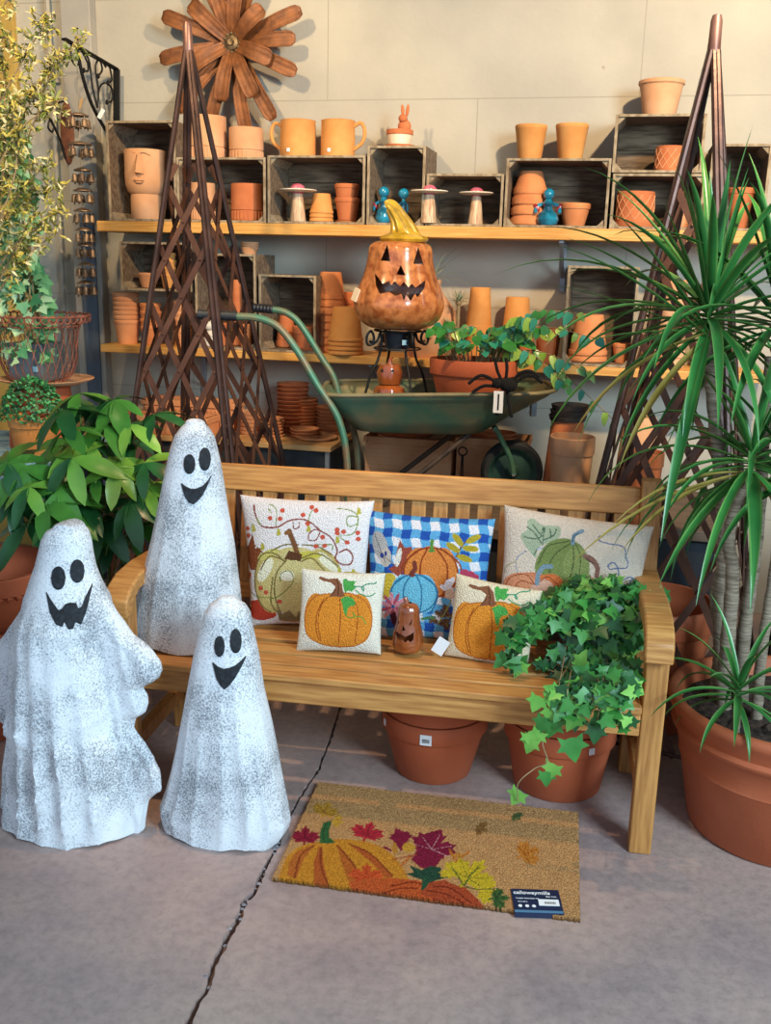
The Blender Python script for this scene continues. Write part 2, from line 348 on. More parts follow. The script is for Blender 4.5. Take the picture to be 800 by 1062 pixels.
# ---------------------------------------------------------------- clay pots
def pot_prof(rt, rb, h, rim=.2, t=None, lip=.05):
    t = t or max(.004, rt * .07); rh = rim * h; bx = rt * (1 - lip * 1.3)
    if rim <= 0: return [(1e-4, 0), (rb * .97, 0), (rb, .003), (rt, h - .003), (rt - .002, h), (rt - t, h - .001), (rb - t, t), (1e-4, t)]
    return [(1e-4, 0), (rb * .96, 0), (rb, .004), (bx, h - rh), (rt * .985, h - rh + .001), (rt, h - rh + .004), (rt, h - .004), (rt - .003, h), (rt - t, h - .001), (rt - t * 1.3, h - rh), (rb - t * .7, t), (1e-4, t)]
def pot_at(x, y, z, rt, rb, h, label, mat=None, inv=False, rim=.2, name='clay_pot', group=None, cat='pot', seg=36, lip=.05, wave=None, tilt=0):
    m = MB(); pr = pot_prof(rt, rb, h, rim, lip=lip)
    if inv: pr = [(r, h - zz) for r, zz in pr]
    m.lathe(pr, seg, wave=wave); o = m.build(name, mat or random.choice(TERRAS), loc=(x, y, z), rz=U(0, 6))
    if tilt: o.rotation_euler = (tilt, 0, 0)
    return tag(o, label, cat, group)
def pot(x0, x1, yt, zb, label, Y=4.345, rb=.72, inv=False, **k):
    cx, R, zt = fit(x0, x1, yt, Y); return pot_at(cx, Y, zb, R, R * rb, zt - zb, label, inv=inv, **k)
def stack(x0, x1, yt, zb, n, where, Y=4.345, rb=.72, inv=False, d=None, mat=None, rim=.2, kind='clay pot', group=None, h=None, same=True):
    cx, R, zt = fit(x0, x1, yt, Y); H = zt - zb
    h = h or min(H * .62, R * 1.75); d = (H - h) / (n - 1) if n > 1 else 0
    rim_ = min(rim, .8 * d / h) if n > 1 else rim
    mt = mat or random.choice(TERRAS)
    for k in range(n):
        zz = zb + k * d; i = n - 1 - k
        pot_at(cx + U(-.0012, .0012), Y + U(-.0012, .0012), zz, R * U(.985, 1), R * rb, h, f'{kind}, {ORD[i]} in the {where}' if i else f'{kind} topmost of the {where}', mt, inv, rim_, group=group or 'nested pots in the ' + where, lip=.045)
    return zb + H
CB = SZ + .0125   # crate floor
# top of crates
def ribbed(t, z, i): return 1 + (.02 * math.copysign(1, math.sin(t * 22)) if 1 <= i <= 3 else 0)
def cyl(x0, x1, yt, zb, label, Y=4.345, mat=None, ribs=True, group=None, sides=1.0):
    cx, R, zt = fit(x0, x1, yt, Y); h = zt - zb; b = h * .28; t = R * .07
    t_ = thing('ribbed_planter', label, 'pot', (cx, Y, zb), U(0, 6), group)
    m = MB(); m.lathe([(1e-4, 0), (R * .95, 0), (R * .95, b), (R, b + .002), (R, h - .002), (R - .002, h), (R - t, h), (R - t, .01), (1e-4, .01)], 48)
    m.build('body', mat or TERRAS[1], t_)
    if ribs:
        m = MB()
        for k in range(26):
            a = 2 * PI * k / 26; m.box((R * .955 * math.cos(a), R * .955 * math.sin(a), b * .5), (R * .1, R * .1, b * .86), Matrix.Rotation(a, 3, 'Z'))
        m.build('rib_band', mat or TERRAS[1], t_, bevel=.001)
    return t_
cyl(196, 233, 121, zc2, 'tall plain clay planter on the crate behind the left obelisk', mat=TERRA_P)
t = cyl(239, 272, 133, zc2, 'short ribbed clay planter on the crate left of the two mugs', mat=TERRA_P)
cyl(198, 222, 190, CB, 'pale clay planter inside the crate behind the left obelisk', mat=TERRA_P)
cyl(241, 273, 191, CB, 'ribbed clay planter inside the crate behind the left obelisk', mat=TERRAS[2])
def mug(x0, x1, yt, zb, side, label, Y=4.345):
    cx, R, zt = fit(x0, x1, yt, Y); h = zt - zb
    t_ = thing('clay_mug', label, 'mug', (cx, Y, zb), 0)
    m = MB(); m.lathe([(1e-4, 0), (R * .99, 0), (R, .005), (R * .99, h * .5), (R * .97, h - .006), (R, h - .002), (R - .006, h), (R * .9, h * .5), (R * .88, .01), (1e-4, .01)], 40); m.build('body', TERRA_Y, t_)
    pts = [(side * R * .93, 0, h * .84), (side * (R + .028), 0, h * .93), (side * (R + .045), 0, h * .7), (side * (R + .035), 0, h * .42), (side * R * .97, 0, h * .22)]
    MB().tube(smoothpts(pts, 6), .008, 10).build('handle', TERRA_Y, t_)
    MB().box((-side * R * .25 if side > 0 else -R * .25, -R * .975, h * .17), (.014, .002, .014)).build('price_tag', WHITE, t_)
mug(292, 327, 125, zc3, -1, 'honey clay mug with its handle on the left')
mug(334, 368, 125, zc3, 1, 'honey clay mug with its handle on the right')
pot(535, 568, 130, zc6, 'tapered honey clay pot with price tag on the crate, left of two', rb=.72, rim=.12, lip=.02, mat=TERRA_Y)
pot(577, 611, 129, zc6, 'tapered honey clay pot on the crate, right of two', rb=.72, rim=.12, lip=.02, mat=TERRA_Y)
a = at(542, 152, 4.29)
# clay bowl on the right pair of crates
cx, R, zt = fit(663, 711, 84, 4.345); h = zt - zc7
t = MB().lathe([(1e-4, 0), (R * .68, 0), (R * .72, .01), (R * .86, h * .6), (R * .93, h - .02), (R, h - .014), (R, h - .003), (R - .004, h), (R - .013, h - .004), (R * .6, .014), (1e-4, .014)], 44).build('clay_bowl', TERRA_P, loc=(cx, 4.345, zc7))
tag(t, 'wide pale clay bowl on top of the right pair of crates', 'bowl')
# textured pots
def textured(x0, x1, yt, zb, label, Y, sau):
    cx, R, zt = fit(x0, x1, yt, Y); h = zt - zb - (.012 if sau else 0); t_ = thing('textured_planter', label, 'pot', (cx, Y, zb), 0)
    b = .012 if sau else 0
    MB().lathe([(1e-4, b), (R * .97, b), (R, b + .01), (R * .98, b + h * .5), (R, b + h - .003), (R - .004, b + h), (R - .01, b + h), (R * .9, b + .01), (1e-4, b + .01)], 44).build('body', TERRAS[2], t_)
    m = MB()
    for k in range(12):
        for s in (1, -1):
            pts = []
            for j in range(9):
                a = 2 * PI * k / 12 + s * j * .11; pts.append((R * 1.002 * math.cos(a), R * 1.002 * math.sin(a), b + h * (.12 + .76 * j / 8)))
            m.tube(pts, .0022 if s > 0 else .0013, 5)
    m.build('raised_pattern', TERRAS[1], t_)
    if sau: MB().lathe([(1e-4, 0), (R * 1.06, 0), (R * 1.12, .018), (R * 1.08, .018), (R * 1.02, .005), (1e-4, .005)], 40).build('saucer', TERRAS[2], t_)
textured(641, 680, 199, CB, 'clay planter with diamond relief on its saucer in the lower right crate', 4.33, True)
textured(681, 712, 152, zc8 + .0145, 'small clay planter with diamond relief in the upper right crate', 4.34, False)
pot(694, 720, 210, CB, 'plain clay pot beside the textured planter in the lower right crate', rb=.7)
pot(756, 784, 195, CB, 'tall tapered clay pot inside the dark end crate', rb=.6, rim=.15)
# inside crates
stack(322, 346, 201, CB, 3, 'short stack of upturned pots beside the pink mushroom', inv=True, mat=TERRA_Y, h=.085)
stack(348, 373, 191, CB + .01, 2, 'stack at the right side of the mug crate', mat=TERRAS[2])
tag(MB().lathe([(1e-4, 0), (.045, 0), (.052, .012), (.048, .012), (.043, .004), (1e-4, .004)], 32).build('clay_saucer', TERRA, loc=(fit(348, 373, 191, 4.345)[0], 4.345, CB - .004)), 'clay saucer under the stack in the mug crate', 'saucer')
cx, R, zt = fit(532, 571, 178, 4.35); h = .115
for k in range(4):
    s_ = [1, .98, .96, .9][k]
    pot_at(cx, 4.35, CB + k * .041, R * s_, R * .66 * s_, [.1, .1, .1, zt - CB - .123][k], f'upturned clay pot, {ORD[3-k]} in the stack beside the right blue figurine' if k < 3 else 'upturned clay pot topmost of the stack beside the right blue figurine', TERRAS[0], True, .3, group='upturned pots in the big crate stack')
pot(581, 613, 211, CB, 'single clay pot right of the blue figurine', Y=4.36, rb=.68, rim=.26)

# face planter
def face_planter():
    Y = 4.34; cx, R, zt = fit(131, 170, 156, Y); z0 = CB; h = zt - z0; t_ = thing('face_planter', 'pale clay planter shaped as a face on a round neck', 'planter', (cx, Y, z0))
    pr = [(1e-4, 0), (R * .76, 0), (R * .76, h * .30), (R * .74, h * .36), (R * .88, h * .40), (R * .98, h * .5), (R, h * .62), (R * .99, h * .8), (R * 1.0, h * .985), (R * .97, h), (R * .9, h - .004), (R * .86, h * .5), (1e-4, h * .42)]
    MB().lathe(pr, 44).build('body', TERRA_P, t_)
    m = MB(); xo = R * .12
    m.add([(xo - .009, -R * .98, h * .9), (xo + .011, -R * .98, h * .92), (xo - .02, -R * .96, h * .64), (xo + .024, -R * .96, h * .64), (xo + .001, -R * 1.05, h * .92), (xo + .002, -R * 1.38, h * .655)], [(0, 2, 5, 4), (1, 4, 5, 3), (2, 3, 5), (0, 4, 1)])
    m.build('nose', TERRA_P, t_)
    m = MB(); m.ball((xo, -R * 1.0, h * .55), .026, 12, 6, sc=(1.0, .45, .28)); m.ball((xo, -R * .97, h * .52), .022, 12, 6, sc=(.9, .5, .3)); m.build('lips', TERRA_P, t_)
    m = MB()
    for s in (-1, 1): m.tube(smoothpts([(xo + s * .01, -R * 1.0, h * .93), (xo + s * .028, -R * .97, h * .945), (xo + s * .05, -R * .8, h * .91)], 4), .0025, 6)
    m.build('brow', TERRA_P, t_)
face_planter()
# mushrooms
def mushroom(x0, x1, yt, Y, label):
    cx, R, zt = fit(x0, x1, yt, Y); z0 = SZ if Y < 4.23 else CB; h = zt - z0; t_ = thing('ceramic_mushroom', label, 'mushroom figurine', (cx, Y, z0), U(0, 3), 'ceramic mushrooms on the upper shelf')
    sr = R * .42
    MB().lathe([(1e-4, 0), (sr, 0), (sr, .006), (sr * .8, h * .4), (sr * .62, h * .72), (sr * .6, h * .76)], 24, wave=lambda t, z, i: 1 + .02 * math.sin(5 * t)).build('stem', M('mushroom_wood', '#a97c58', '#e0c3a0', 6, .6, .1, 60, stretch=(22, 22, 1.5)), t_)
    MB().lathe([(1e-4, h * .745), (R * .8, h * .755), (R, h * .79), (R * .98, h * .815), (R * .5, h * .83), (1e-4, h * .835)], 32).build('cap_brim', M('mushroom_cream', '#d9c7ad', '#e6d8c3', 14, .5), t_)
    MB().ball((0, 0, h * .82), R * .4, 20, 10, sc=(1, 1, .75)).build('cap_top', M('mushroom_pink', '#b54a5e', '#d5788a', 30, .3, coat=.5), t_)
mushroom(290, 328, 189, 4.30, 'pink-topped ceramic mushroom in the crate under the mugs')
mushroom(427, 465, 190, 4.222 - .01 + .03, 'pink-topped ceramic mushroom in front of the narrow crate')
mushroom(477, 513, 192, 4.31, 'pink-topped ceramic mushroom inside the low crate')
# rabbit pot
def rabbit():
    Y = 4.345; cx, R, zt = fit(402, 428, 135, Y); t_ = thing('rabbit_pot', 'small white banded clay pot with a clay rabbit sitting in it', 'figurine', (cx, Y, zc4))
    MB().lathe([(1e-4, 0), (R * 1.05, 0), (R * 1.15, .014), (R * 1.05, .014), (R * .9, .006), (1e-4, .006)], 32).build('saucer', TERRAS[2], t_)
    h = zt - zc4
    MB().lathe([(1e-4, .006), (R * .8, .006), (R * .98, h * .75), (R * .98, h * .8)], 32).build('band', M('cream_glaze', '#dcc2a0', '#e8d4b8', 10, .5), t_)
    MB().lathe([(R * .98, h * .72), (R * 1.03, h * .76), (R * 1.03, h), (R * .9, h), (R * .85, h * .9), (1e-4, h * .9)], 32).build('rim', TERRAS[2], t_)
    m = MB(); k = R * .85; x = R * .35
    m.ball((x, 0, h + k * .3), k * .62, 14, 10, sc=(1, .8, 1)); m.ball((x - k * .1, -k * .25, h + k * .95), k * .42, 14, 8, sc=(1, 1, .9))
    for s in (-1, 1): m.ball((x + s * k * .22 + .002, -k * .1, h + k * 1.65), k * .5, 10, 8, sc=(.33, .28, 1.05), rot=Matrix.Rotation(s * .12, 3, 'Y'))
    m.build('rabbit', TERRAS[2], t_)
rabbit()
# blue glass figurines
def figurine(x0, x1, yt, Y, label, red=True):
    cx, R, zt = fit(x0, x1, yt, Y); z0 = SZ if Y < 4.228 else CB; h = zt - z0
    t_ = thing('glass_figurine', label, 'figurine', (cx, Y, z0), 0, 'blue glass figurines on the upper shelf'); g = M('blue_glass', '#0b4a63', '#1f8fb0', 18, .08, .3, 40, coat=1, spec=.8)
    MB().lathe([(1e-4, 0), (R * .7, 0), (R * .85, h * .04), (R, h * .16), (R * .85, h * .3), (R * .42, h * .42), (R * .38, h * .5), (R * .55, h * .58), (R * .35, h * .66), (R * .3, h * .7)], 20).build('body', g, t_)
    MB().ball((0, 0, h * .84), h * .16, 16, 10).build('head', g, t_)
    for s in (-1, 1): MB().tube(smoothpts([(s * R * .45, 0, h * .58), (s * R * .95, -.01, h * .5), (s * R * 1.05, -.02, h * .32)], 4), R * .16, 8).build('arm', g, t_)
    if red:
        for s in (-1, 1): MB().ball((s * R * .95, -.012, h * .46), R * .3, 10, 6, sc=(.7, .6, 1.3), rot=Matrix.Rotation(s * .6, 3, 'Y')).build('wing', M('red_glass', '#6d1420', '#a32030', 20, .15, coat=1), t_)
figurine(390, 407, 193, 4.30, 'blue glass figurine behind the yellow pumpkin stem', True)
figurine(414, 424, 195, 4.33, 'small blue glass figurine beside the mushroom in the narrow crate', False)
figurine(558, 582, 195, 4.29, 'blue glass figurine with red wings before the big pot stack', True)

# lower shelf
PC = LZ
zA = stack(118, 143, 303, LZ, 7, 'stack at the left end of the lower shelf', mat=TERRAS[1], Y=4.32)
stack(146, 166, 314, LZ, 4, 'second stack from the left on the lower shelf', mat=TERRAS[0], Y=4.32)
stack(180, 198, 311, LZ, 6, 'peach stack left of the white squirrel figurine', mat=TERRAS[1], Y=4.32)
crate(125, 199, 251, 302, at(160, 302, 4.232).z, 'small crate resting on the pot stacks at the left end', dep=.22)
zl = at(160, 302, 4.232).z + .0125
pot(144, 163, 283, zl, 'small clay pot inside the crate resting on the pot stacks', Y=4.32, rb=.68)
stack(167, 182, 262, zl, 4, 'thin stack inside the crate resting on pots', mat=TERRA_Y, Y=4.33)
pot(222, 236, 335, LZ + .0125, 'small clay pot right of the white squirrel figurine', Y=4.29, rb=.7)
pot(240, 252, 290, LZ + .0125, 'slender upturned clay pot in the tall obelisk-side crate', Y=4.33, inv=True, rb=.7)
pot(248, 262, 336, LZ + .0125, 'small clay pot in the corner of the obelisk-side crate', Y=4.29, rb=.7)
stack(250, 268, 251, zL2, 3, 'tiny stack on top of the tall obelisk-side crate', mat=TERRA_P, Y=4.33, h=.03)
cx, R, zt = fit(209, 226, 333, 4.262)
sq = thing('animal_figurine', 'small white ceramic squirrel figurine on the lower shelf', 'figurine', (cx, 4.262, LZ + .0125)); wm = M('white_ceramic', '#cfc6b8', '#ddd6ca', 20, .5); h = zt - LZ - .0125
MB().lathe([(1e-4, 0), (h * .26, 0), (h * .28, h * .12), (h * .24, h * .35), (h * .14, h * .6), (1e-4, h * .7)], 18).ball((-.0, -h * .05, h * .8), h * .19, 12, 8).ball((h * .12, -h * .12, h * .4), h * .1, 8, 6).build('body', wm, sq)
MB().tube(smoothpts([(h * .1, h * .15, h * .05), (h * .3, h * .2, h * .3), (h * .24, h * .2, h * .65), (h * .34, h * .2, h * .8)], 5), [h * .07 + h * .05 * math.sin(PI * i / 15) for i in range(16)], 10).build('tail', wm, sq)
MB().ball((-h * .1, -h * .06, h * .98), h * .06, 8, 6).ball((h * .1, -h * .06, h * .98), h * .06, 8, 6).build('ear', wm, sq)
pot(287, 307, 327, LZ + .0125, 'upturned clay pot in the grey crate', Y=4.36, inv=True, rb=.72)
pot(304, 327, 338, LZ + .018, 'clay pot on a saucer before the grey crate', Y=4.28, rb=.78, rim=.35, mat=TERRAS[2])
tag(MB().lathe([(1e-4, 0), (.062, 0), (.075, .012), (.07, .012), (.06, .004), (1e-4, .004)], 32).build('clay_saucer', TERRAS[2], loc=(fit(300, 334, 360, 4.262)[0], 4.275, LZ + .0127)), 'clay saucer sticking out of the grey crate', 'saucer')
stack(329, 358, 282, LZ, 8, 'tall upturned stack left of the pumpkin lantern', inv=True, mat=TERRAS[0], Y=4.36, h=.12)
stack(341, 377, 318, LZ, 4, 'upturned stack just left of the pumpkin lantern', inv=True, mat=TERRA_Y, Y=4.275, h=.15)
pot(357, 372, 303, LZ, 'small pot between the upturned stack and the pumpkin lantern', Y=4.42, mat=TERRAS[2])
# tan jug behind the pumpkin
cx, R, zt = fit(412, 478, 290, 4.32); h = zt - LZ; t = thing('clay_gourd', 'big pale clay gourd vessel behind the pumpkin lantern', 'vessel', (cx, 4.345, LZ))
R = min(R, .135)
MB().lathe([(1e-4, 0), (R * .7, 0), (R * .95, h * .2), (R, h * .4), (R * .85, h * .62), (R * .5, h * .8), (R * .36, h * .92), (R * .4, h), (R * .34, h), (1e-4, h * .9)], 48, wave=lambda t_, z, i: 1 + .05 * abs(math.sin(4 * t_)) - .03).build('body', TERRA_P, t)
for a_ in (-.3, -1.3): MB().ball((R * .92 * math.cos(a_), R * .92 * math.sin(a_), h * .36), .03, 10, 8, sc=(.6, 1, 1.3)).build('petal', TERRA_P, t)
stack(485, 513, 298, LZ, 2, 'upturned pair right of the pumpkin lantern', inv=True, mat=TERRA_Y, Y=4.36, h=.2)
pot(521, 554, 308, LZ, 'upturned clay pot above the houseplant in the wheelbarrow', inv=True, Y=4.41, mat=TERRA_Y)
pot(556, 583, 340, LZ, 'clay pot left of the tall dark crate on the lower shelf', Y=4.33, rb=.75, rim=.25)
pot(536, 554, 348, LZ, 'small clay pot half hidden by the wheelbarrow houseplant', Y=4.265, rb=.75, rim=.25)
stack(592, 633, 326, LZ + .0125, 2, 'upturned pair inside the tall dark crate', inv=True, mat=TERRAS[0], Y=4.345, h=.17, rb=.68)
pot(636, 656, 356, LZ + .0125, 'small clay pot at the right side of the tall dark crate', Y=4.33)
stack(687, 718, 290, LZ, 6, 'tall pale stack behind the right obelisk', inv=True, mat=TERRA_P, Y=4.34, h=.15)
pot(664, 686, 350, LZ, 'upright clay pot behind the left leg of the right obelisk', Y=4.29)
pot(728, 756, 335, LZ, 'clay pot behind the dracaena leaves on the lower shelf', Y=4.33, mat=TERRA_P)

# saucers and bowls on the low table
def saucers(x0, x1, yt, yb, n, where, mat=None, Z=TZ):
    Y = ground((x0 + x1) / 2, yb, Z).y; R = (at(x1, yb, Y).x - at(x0, yb, Y).x) / 2; Y = min(Y + R, 4.47 - R); cx, R, zt = fit(x0, x1, yt, Y); H = max(zt - Z, .012)
    hh = max(H / n * 1.0, .010); mt = mat or random.choice(TERRAS)
    for k in range(n):
        i = n - 1 - k; z = Z + (H - hh) * k / max(1, n - 1); r = R * U(.98, 1.0)
        o = MB().lathe([(1e-4, 0), (r * .84, 0), (r, hh * .8), (r, hh), (r * .93, hh), (r * .8, .003), (1e-4, .003)], 32).build('clay_saucer', mt, loc=(cx + U(-.002, .002), Y + U(-.002, .002), z), rz=U(0, 6))
        tag(o, f'clay saucer, {ORD[i]} in the {where}' if i else f'clay saucer topmost of the {where}', 'saucer', 'saucers in the ' + where)
saucers(288, 320, 397, 446, 12, 'tall saucer stack at the low table back', TERRAS[2])
saucers(304, 330, 413, 443, 10, 'saucer stack in the middle of the low table', TERRAS[0])
saucers(329, 357, 421, 449, 8, 'saucer stack at the right end of the table', TERRAS[1])
saucers(302, 331, 444, 456, 3, 'small saucer stack at the low table front', TERRAS[1])
saucers(308, 349, 452, 459, 2, 'pair of wide saucers at the front table edge', TERRA_P)
saucers(270, 294, 433, 455, 6, "saucer stack behind the left obelisk's right leg", TERRAS[1])
saucers(248, 272, 426, 452, 6, "saucer stack behind the left obelisk's front leg", TERRAS[1])
def trough(x0, x1, yt, Y, Z, dep, label, mat, ribs, horiz=False):
    a = at(x0, yt + 10, Y).x; b = at(x1, yt + 10, Y).x; zt = at((x0 + x1) / 2, yt, Y).z; W = b - a; h = zt - Z; t_ = thing('trough_planter', label, 'planter', ((a + b) / 2, Y, Z), 0, 'rectangular clay troughs')
    m = MB(); th = .012; rh = .028
    for s in (-1, 1):
        m.box((s * (W / 2 - th / 2 - .006), dep / 2, h / 2), (th, dep - .02, h)); m.box((0, dep / 2 + s * (dep / 2 - th / 2 - .006), h / 2), (W - .03, th, h))
    m.box((0, dep / 2, .01), (W - .03, dep - .03, .02)); m.build('body', mat, t_, bevel=.002)
    m = MB()
    for s in (-1, 1):
        m.box((s * (W / 2 - .01), dep / 2, h - rh / 2), (.02, dep, rh)); m.box((0, dep / 2 + s * (dep / 2 - .01), h - rh / 2), (W - .041, .02, rh))
    m.build('rim', mat, t_, bevel=.002)
    m = MB()
    if horiz:
        n = 9
        for k in range(n): m.box((0, .003, (h - rh) * (k + .5) / n), (W - .05, .006, (h - rh) / n * .45))
    else:
        for k in range(ribs): m.box((-W / 2 + .02 + (W - .04) * (k + .5) / ribs, .003, (h - rh) * .48), ((W - .04) / ribs * .5, .008, (h - rh) * .85))
    m.build('rib_pattern', mat, t_, bevel=.001)
trough(146, 243, 416, 4.27, TZ, .16, 'ribbed clay trough at the back of the low table', TERRAS[1], 22)
trough(96, 215, 431, 4.085, TZ, .16, 'ribbed clay trough at the front of the low table', TERRAS[1], 26)
trough(377, 470, 455, 4.12, DZ, .2, 'grooved clay trough under the left end of the wheelbarrow', TERRA_P, 20, True)
trough(472, 548, 456, 4.13, DZ, .2, 'grooved clay trough behind the wheelbarrow wheel', TERRA_P, 20, True)
zt_ = at(420, 455, 4.12).z
for nm, x0, x1, ys in (('left', 388, 452, (455, 451, 447)), ('right', 482, 536, (456, 451))):
    for k, y in enumerate(ys):
        cx, R, _ = fit(x0, x1, y, 4.22); z = zt_ + .001 + k * .017
        o = MB().lathe([(1e-4, 0), (R * .85, 0), (R, .016), (R * .97, .02), (R * .8, .006), (1e-4, .006)], 36, sy=.7).build('clay_saucer', TERRAS[2], loc=(cx, 4.22, z))
        tag(o, f'oval clay dish, {ORD[len(ys)-1-k]} in the {nm} dish pile on the troughs', 'dish', 'oval dishes on the clay troughs')
# pots right of the wheel
Yp = 3.70; cx, R, zt = fit(571, 618, 452, Yp)
pot_at(cx, Yp, DZ, R, R * .78, zt - DZ, 'open pink clay pot beside the wheelbarrow wheel', TERRA_P, rim=.2)
Yp = 4.0; cx, R, zt = fit(566, 612, 436, Yp)
pot_at(cx, Yp, DZ, R * 1.05, R * .72, zt - DZ, 'upturned clay pot under the dark trays beside the wheel', TERRAS[2], inv=True, rim=.15)
for k in range(3):
    o = MB().lathe([(1e-4, 0), (R * .8, 0), (R * .86, .02), (R * .83, .021), (R * .7, .004), (1e-4, .004)], 32, wave=lambda t, z, i: 1 + .01 * math.sin(7 * t)).build('dark_tray', M('dark_slate_tray', '#2b2523', '#45403c', 20, .7, .4, 60), loc=(cx + .004 * k, Yp, zt + .001 + k * .022), rz=k)
    tag(o, f'dark round tray, {ORD[2-k]} in the pile on the upturned pot', 'tray', 'dark trays on the upturned pot')
Yp = 3.78; cx, R, zt = fit(652, 690, 468, Yp)
pot_at(min(cx, .28), Yp, DZ, R, R * .75, zt - DZ, 'clay pot behind the lattice of the right obelisk', TERRAS[2])
Yp = 4.08; cx, R, zt = fit(640, 690, 432, Yp)
pot_at(min(cx, .27), Yp, DZ, R, R * .68, zt - DZ, 'tall upturned pale pot behind the right obelisk', TERRA_P, inv=True)
# ---------------------------------------------------------------- garden obelisks
def obelisk(ax, ay, za, RF, th, label, px_tilt=0):
    t = thing('garden_obelisk', label, 'obelisk trellis', (ax, ay, 0))
    cs = [Vector((RF * math.cos(th + k * PI / 2), RF * math.sin(th + k * PI / 2), 0)) for k in range(4)]
    top = Vector((0, 0, za - .10))
    for c in cs:
        d = (c - Vector((0, 0, 0))).normalized(); s = Vector((-d.y, d.x, 0)); m = MB()
        e = top + d * .012
        m.tube([c + s * .012, e + s * .004], .010, 8); m.tube([c - s * .012 - d * .012, e - s * .006 - d * .004], .010, 8)
        m.build('leg', BRONZE, t)
    def P(c, z): return c.lerp(top, z / top.z)
    k = .55; p = .15
    for i in range(4):
        a, b = cs[i], cs[(i + 1) % 4]; m = MB(); mid = (a + b) / 2; u = (b - a).normalized(); w0 = (b - a).length; nrm = mid.normalized()
        for s in (1, -1):
            for j in range(-26, 27):
                c0 = j * p; zs = []
                for q in range(0, 371):
                    z = q * .005 + .03
                    if z > za * .79: break
                    x = c0 + s * k * z
                    if abs(x) <= w0 / 2 * (1 - z / top.z): zs.append((z, x))
                if len(zs) < 8: continue
                def pt(z, x): return mid * (1 - z / top.z) + u * x + Vector((0, 0, z)) + nrm * (.004 * s)

                A, B = pt(*zs[0]), pt(*zs[-1]); dd = (B - A).normalized(); xx = dd.cross(nrm).normalized(); yy = xx.cross(dd)
                m.box((A + B) / 2, (.022, .0035, (B - A).length), Matrix((xx, yy, dd)).transposed())
                for z, x in zs:
                    pass
        # rivets at crossings
        for ja in range(-26, 27):
            for jb in range(-26, 27):
                z = (jb - ja) * p / (2 * k); x = ja * p + k * z
                if .05 < z < za * .79 and abs(x) < w0 / 2 * (1 - z / top.z): m.ball(mid * (1 - z / top.z) + u * x + Vector((0, 0, z)) + nrm * .008, .005, 6, 4)
        m.build('lattice_panel', STRIP, t, smooth=False)
    MB().lathe([(.014, za - .125), (.02, za - .11), (.018, za - .07), (.017, za - .02), (.013, za - .004), (1e-4, za)], 20).build('finial', M('finial_bronze', '#6b4a40', '#86645a', 12, .4, metal=.5), t)
    m = MB()
    for z in (.04,):
        pts = [P(c, z) for c in cs]
        for i in range(4): m.tube([pts[i], pts[(i + 1) % 4]], .006, 6)
    m.build('base_ring', BRONZE, t); return t
ap = at(197, 22, 3.62); obelisk(ap.x + .045, 3.62, ap.z, .475, math.radians(27 + 13), 'bronze lattice obelisk standing behind the tallest ghost on the left').rotation_euler = (0, -.024, 0)
ap = at(750, 14, 3.25); obelisk(ap.x - .015, 3.25, ap.z, .45, math.radians(20 + 13), 'bronze lattice obelisk behind the dracaena on the right')

# ---------------------------------------------------------------- metal wall flower
fc = at(247, 48, 4.47); t = thing('metal_wall_flower', 'big rust-coloured metal flower hung on the wall', 'wall decoration', (fc.x, 4.5, fc.z))
PET = M('copper_petal', '#6b3f22', '#8f562c', 9, .5, .3, 80, metal=.25, stretch=(3, 3, 3))
sc = (at(300, 48, 4.45).x - at(200, 48, 4.45).x) / 100
outer = [(313, 76, 26), (318, 22, 8), (312, 46, 8), (277, -20, 20), (215, -25, 22), (176, 22, 8), (172, 62, 6), (190, 110, 12), (224, 122, 18), (262, 130, 14), (290, 118, 30), (245, -30, 0)]
inner = [(282, 20), (290, 65), (272, 98), (238, 102), (205, 72), (208, 14), (232, -8), (258, -6)]
def petal(dx, dz, w, y0, lift):
    L = math.hypot(dx, dz); ux, uz = dx / L, dz / L; vx, vz = -uz, ux; m = MB(); n = 20; vs = []; fs = []
    for i in range(n + 1):
        s = i / n; hw = w * (.62 + .42 * math.sin(min(1, s * 1.15) * PI / 2) ) * (1 if s < .9 else math.sqrt(max(0.02, 1 - ((s - .9) / .1) ** 2 * .75)))
        for j in range(13):
            q = (j - 6) / 6; x = ux * L * s + vx * hw * q; z = uz * L * s + vz * hw * q
            y = y0 - .05 * math.sin(s * PI * .8) * lift - .004 * q * q - .03 * s * lift + .0008 * math.cos(q * 9)
            vs.append((x, y, z))
    for i in range(n):
        for j in range(12): a = i * 13 + j; fs.append((a, a + 1, a + 14, a + 13))
    return m.add(vs, fs)
def solid(o, th, off=0):
    m = o.modifiers.new('solid', 'SOLIDIFY'); m.thickness = th; m.offset = off; return o
for (x, y, b) in outer: solid(petal((x - 247) * sc, -(y - 48) * sc, .031, -.05, 1.0).build('petal', PET, t), .003)
for (x, y) in inner: solid(petal((x - 247) * sc, -(y - 48) * sc, .035, -.085, .9).build('petal', PET, t), .003)
m = MB().lathe([(1e-4, .03), (.012, .03), (.016, .02), (.03, .016), (.034, .008), (.034, 0)], 24, rot=Matrix.Rotation(PI / 2, 3, 'X'), c=(0, -.095, 0))
for k in range(12): a = k * PI / 6; m.ball((.038 * math.cos(a), -.105, .038 * math.sin(a)), .009, 8, 6)
m.build('flower_centre', M('flower_hub', '#5e4a34', '#8c7655', 40, .4, .3, 60, metal=.6), t)
MB().box((0, -.045, 0), (.06, .09, .06)).build('wall_mount', BRONZE, t)

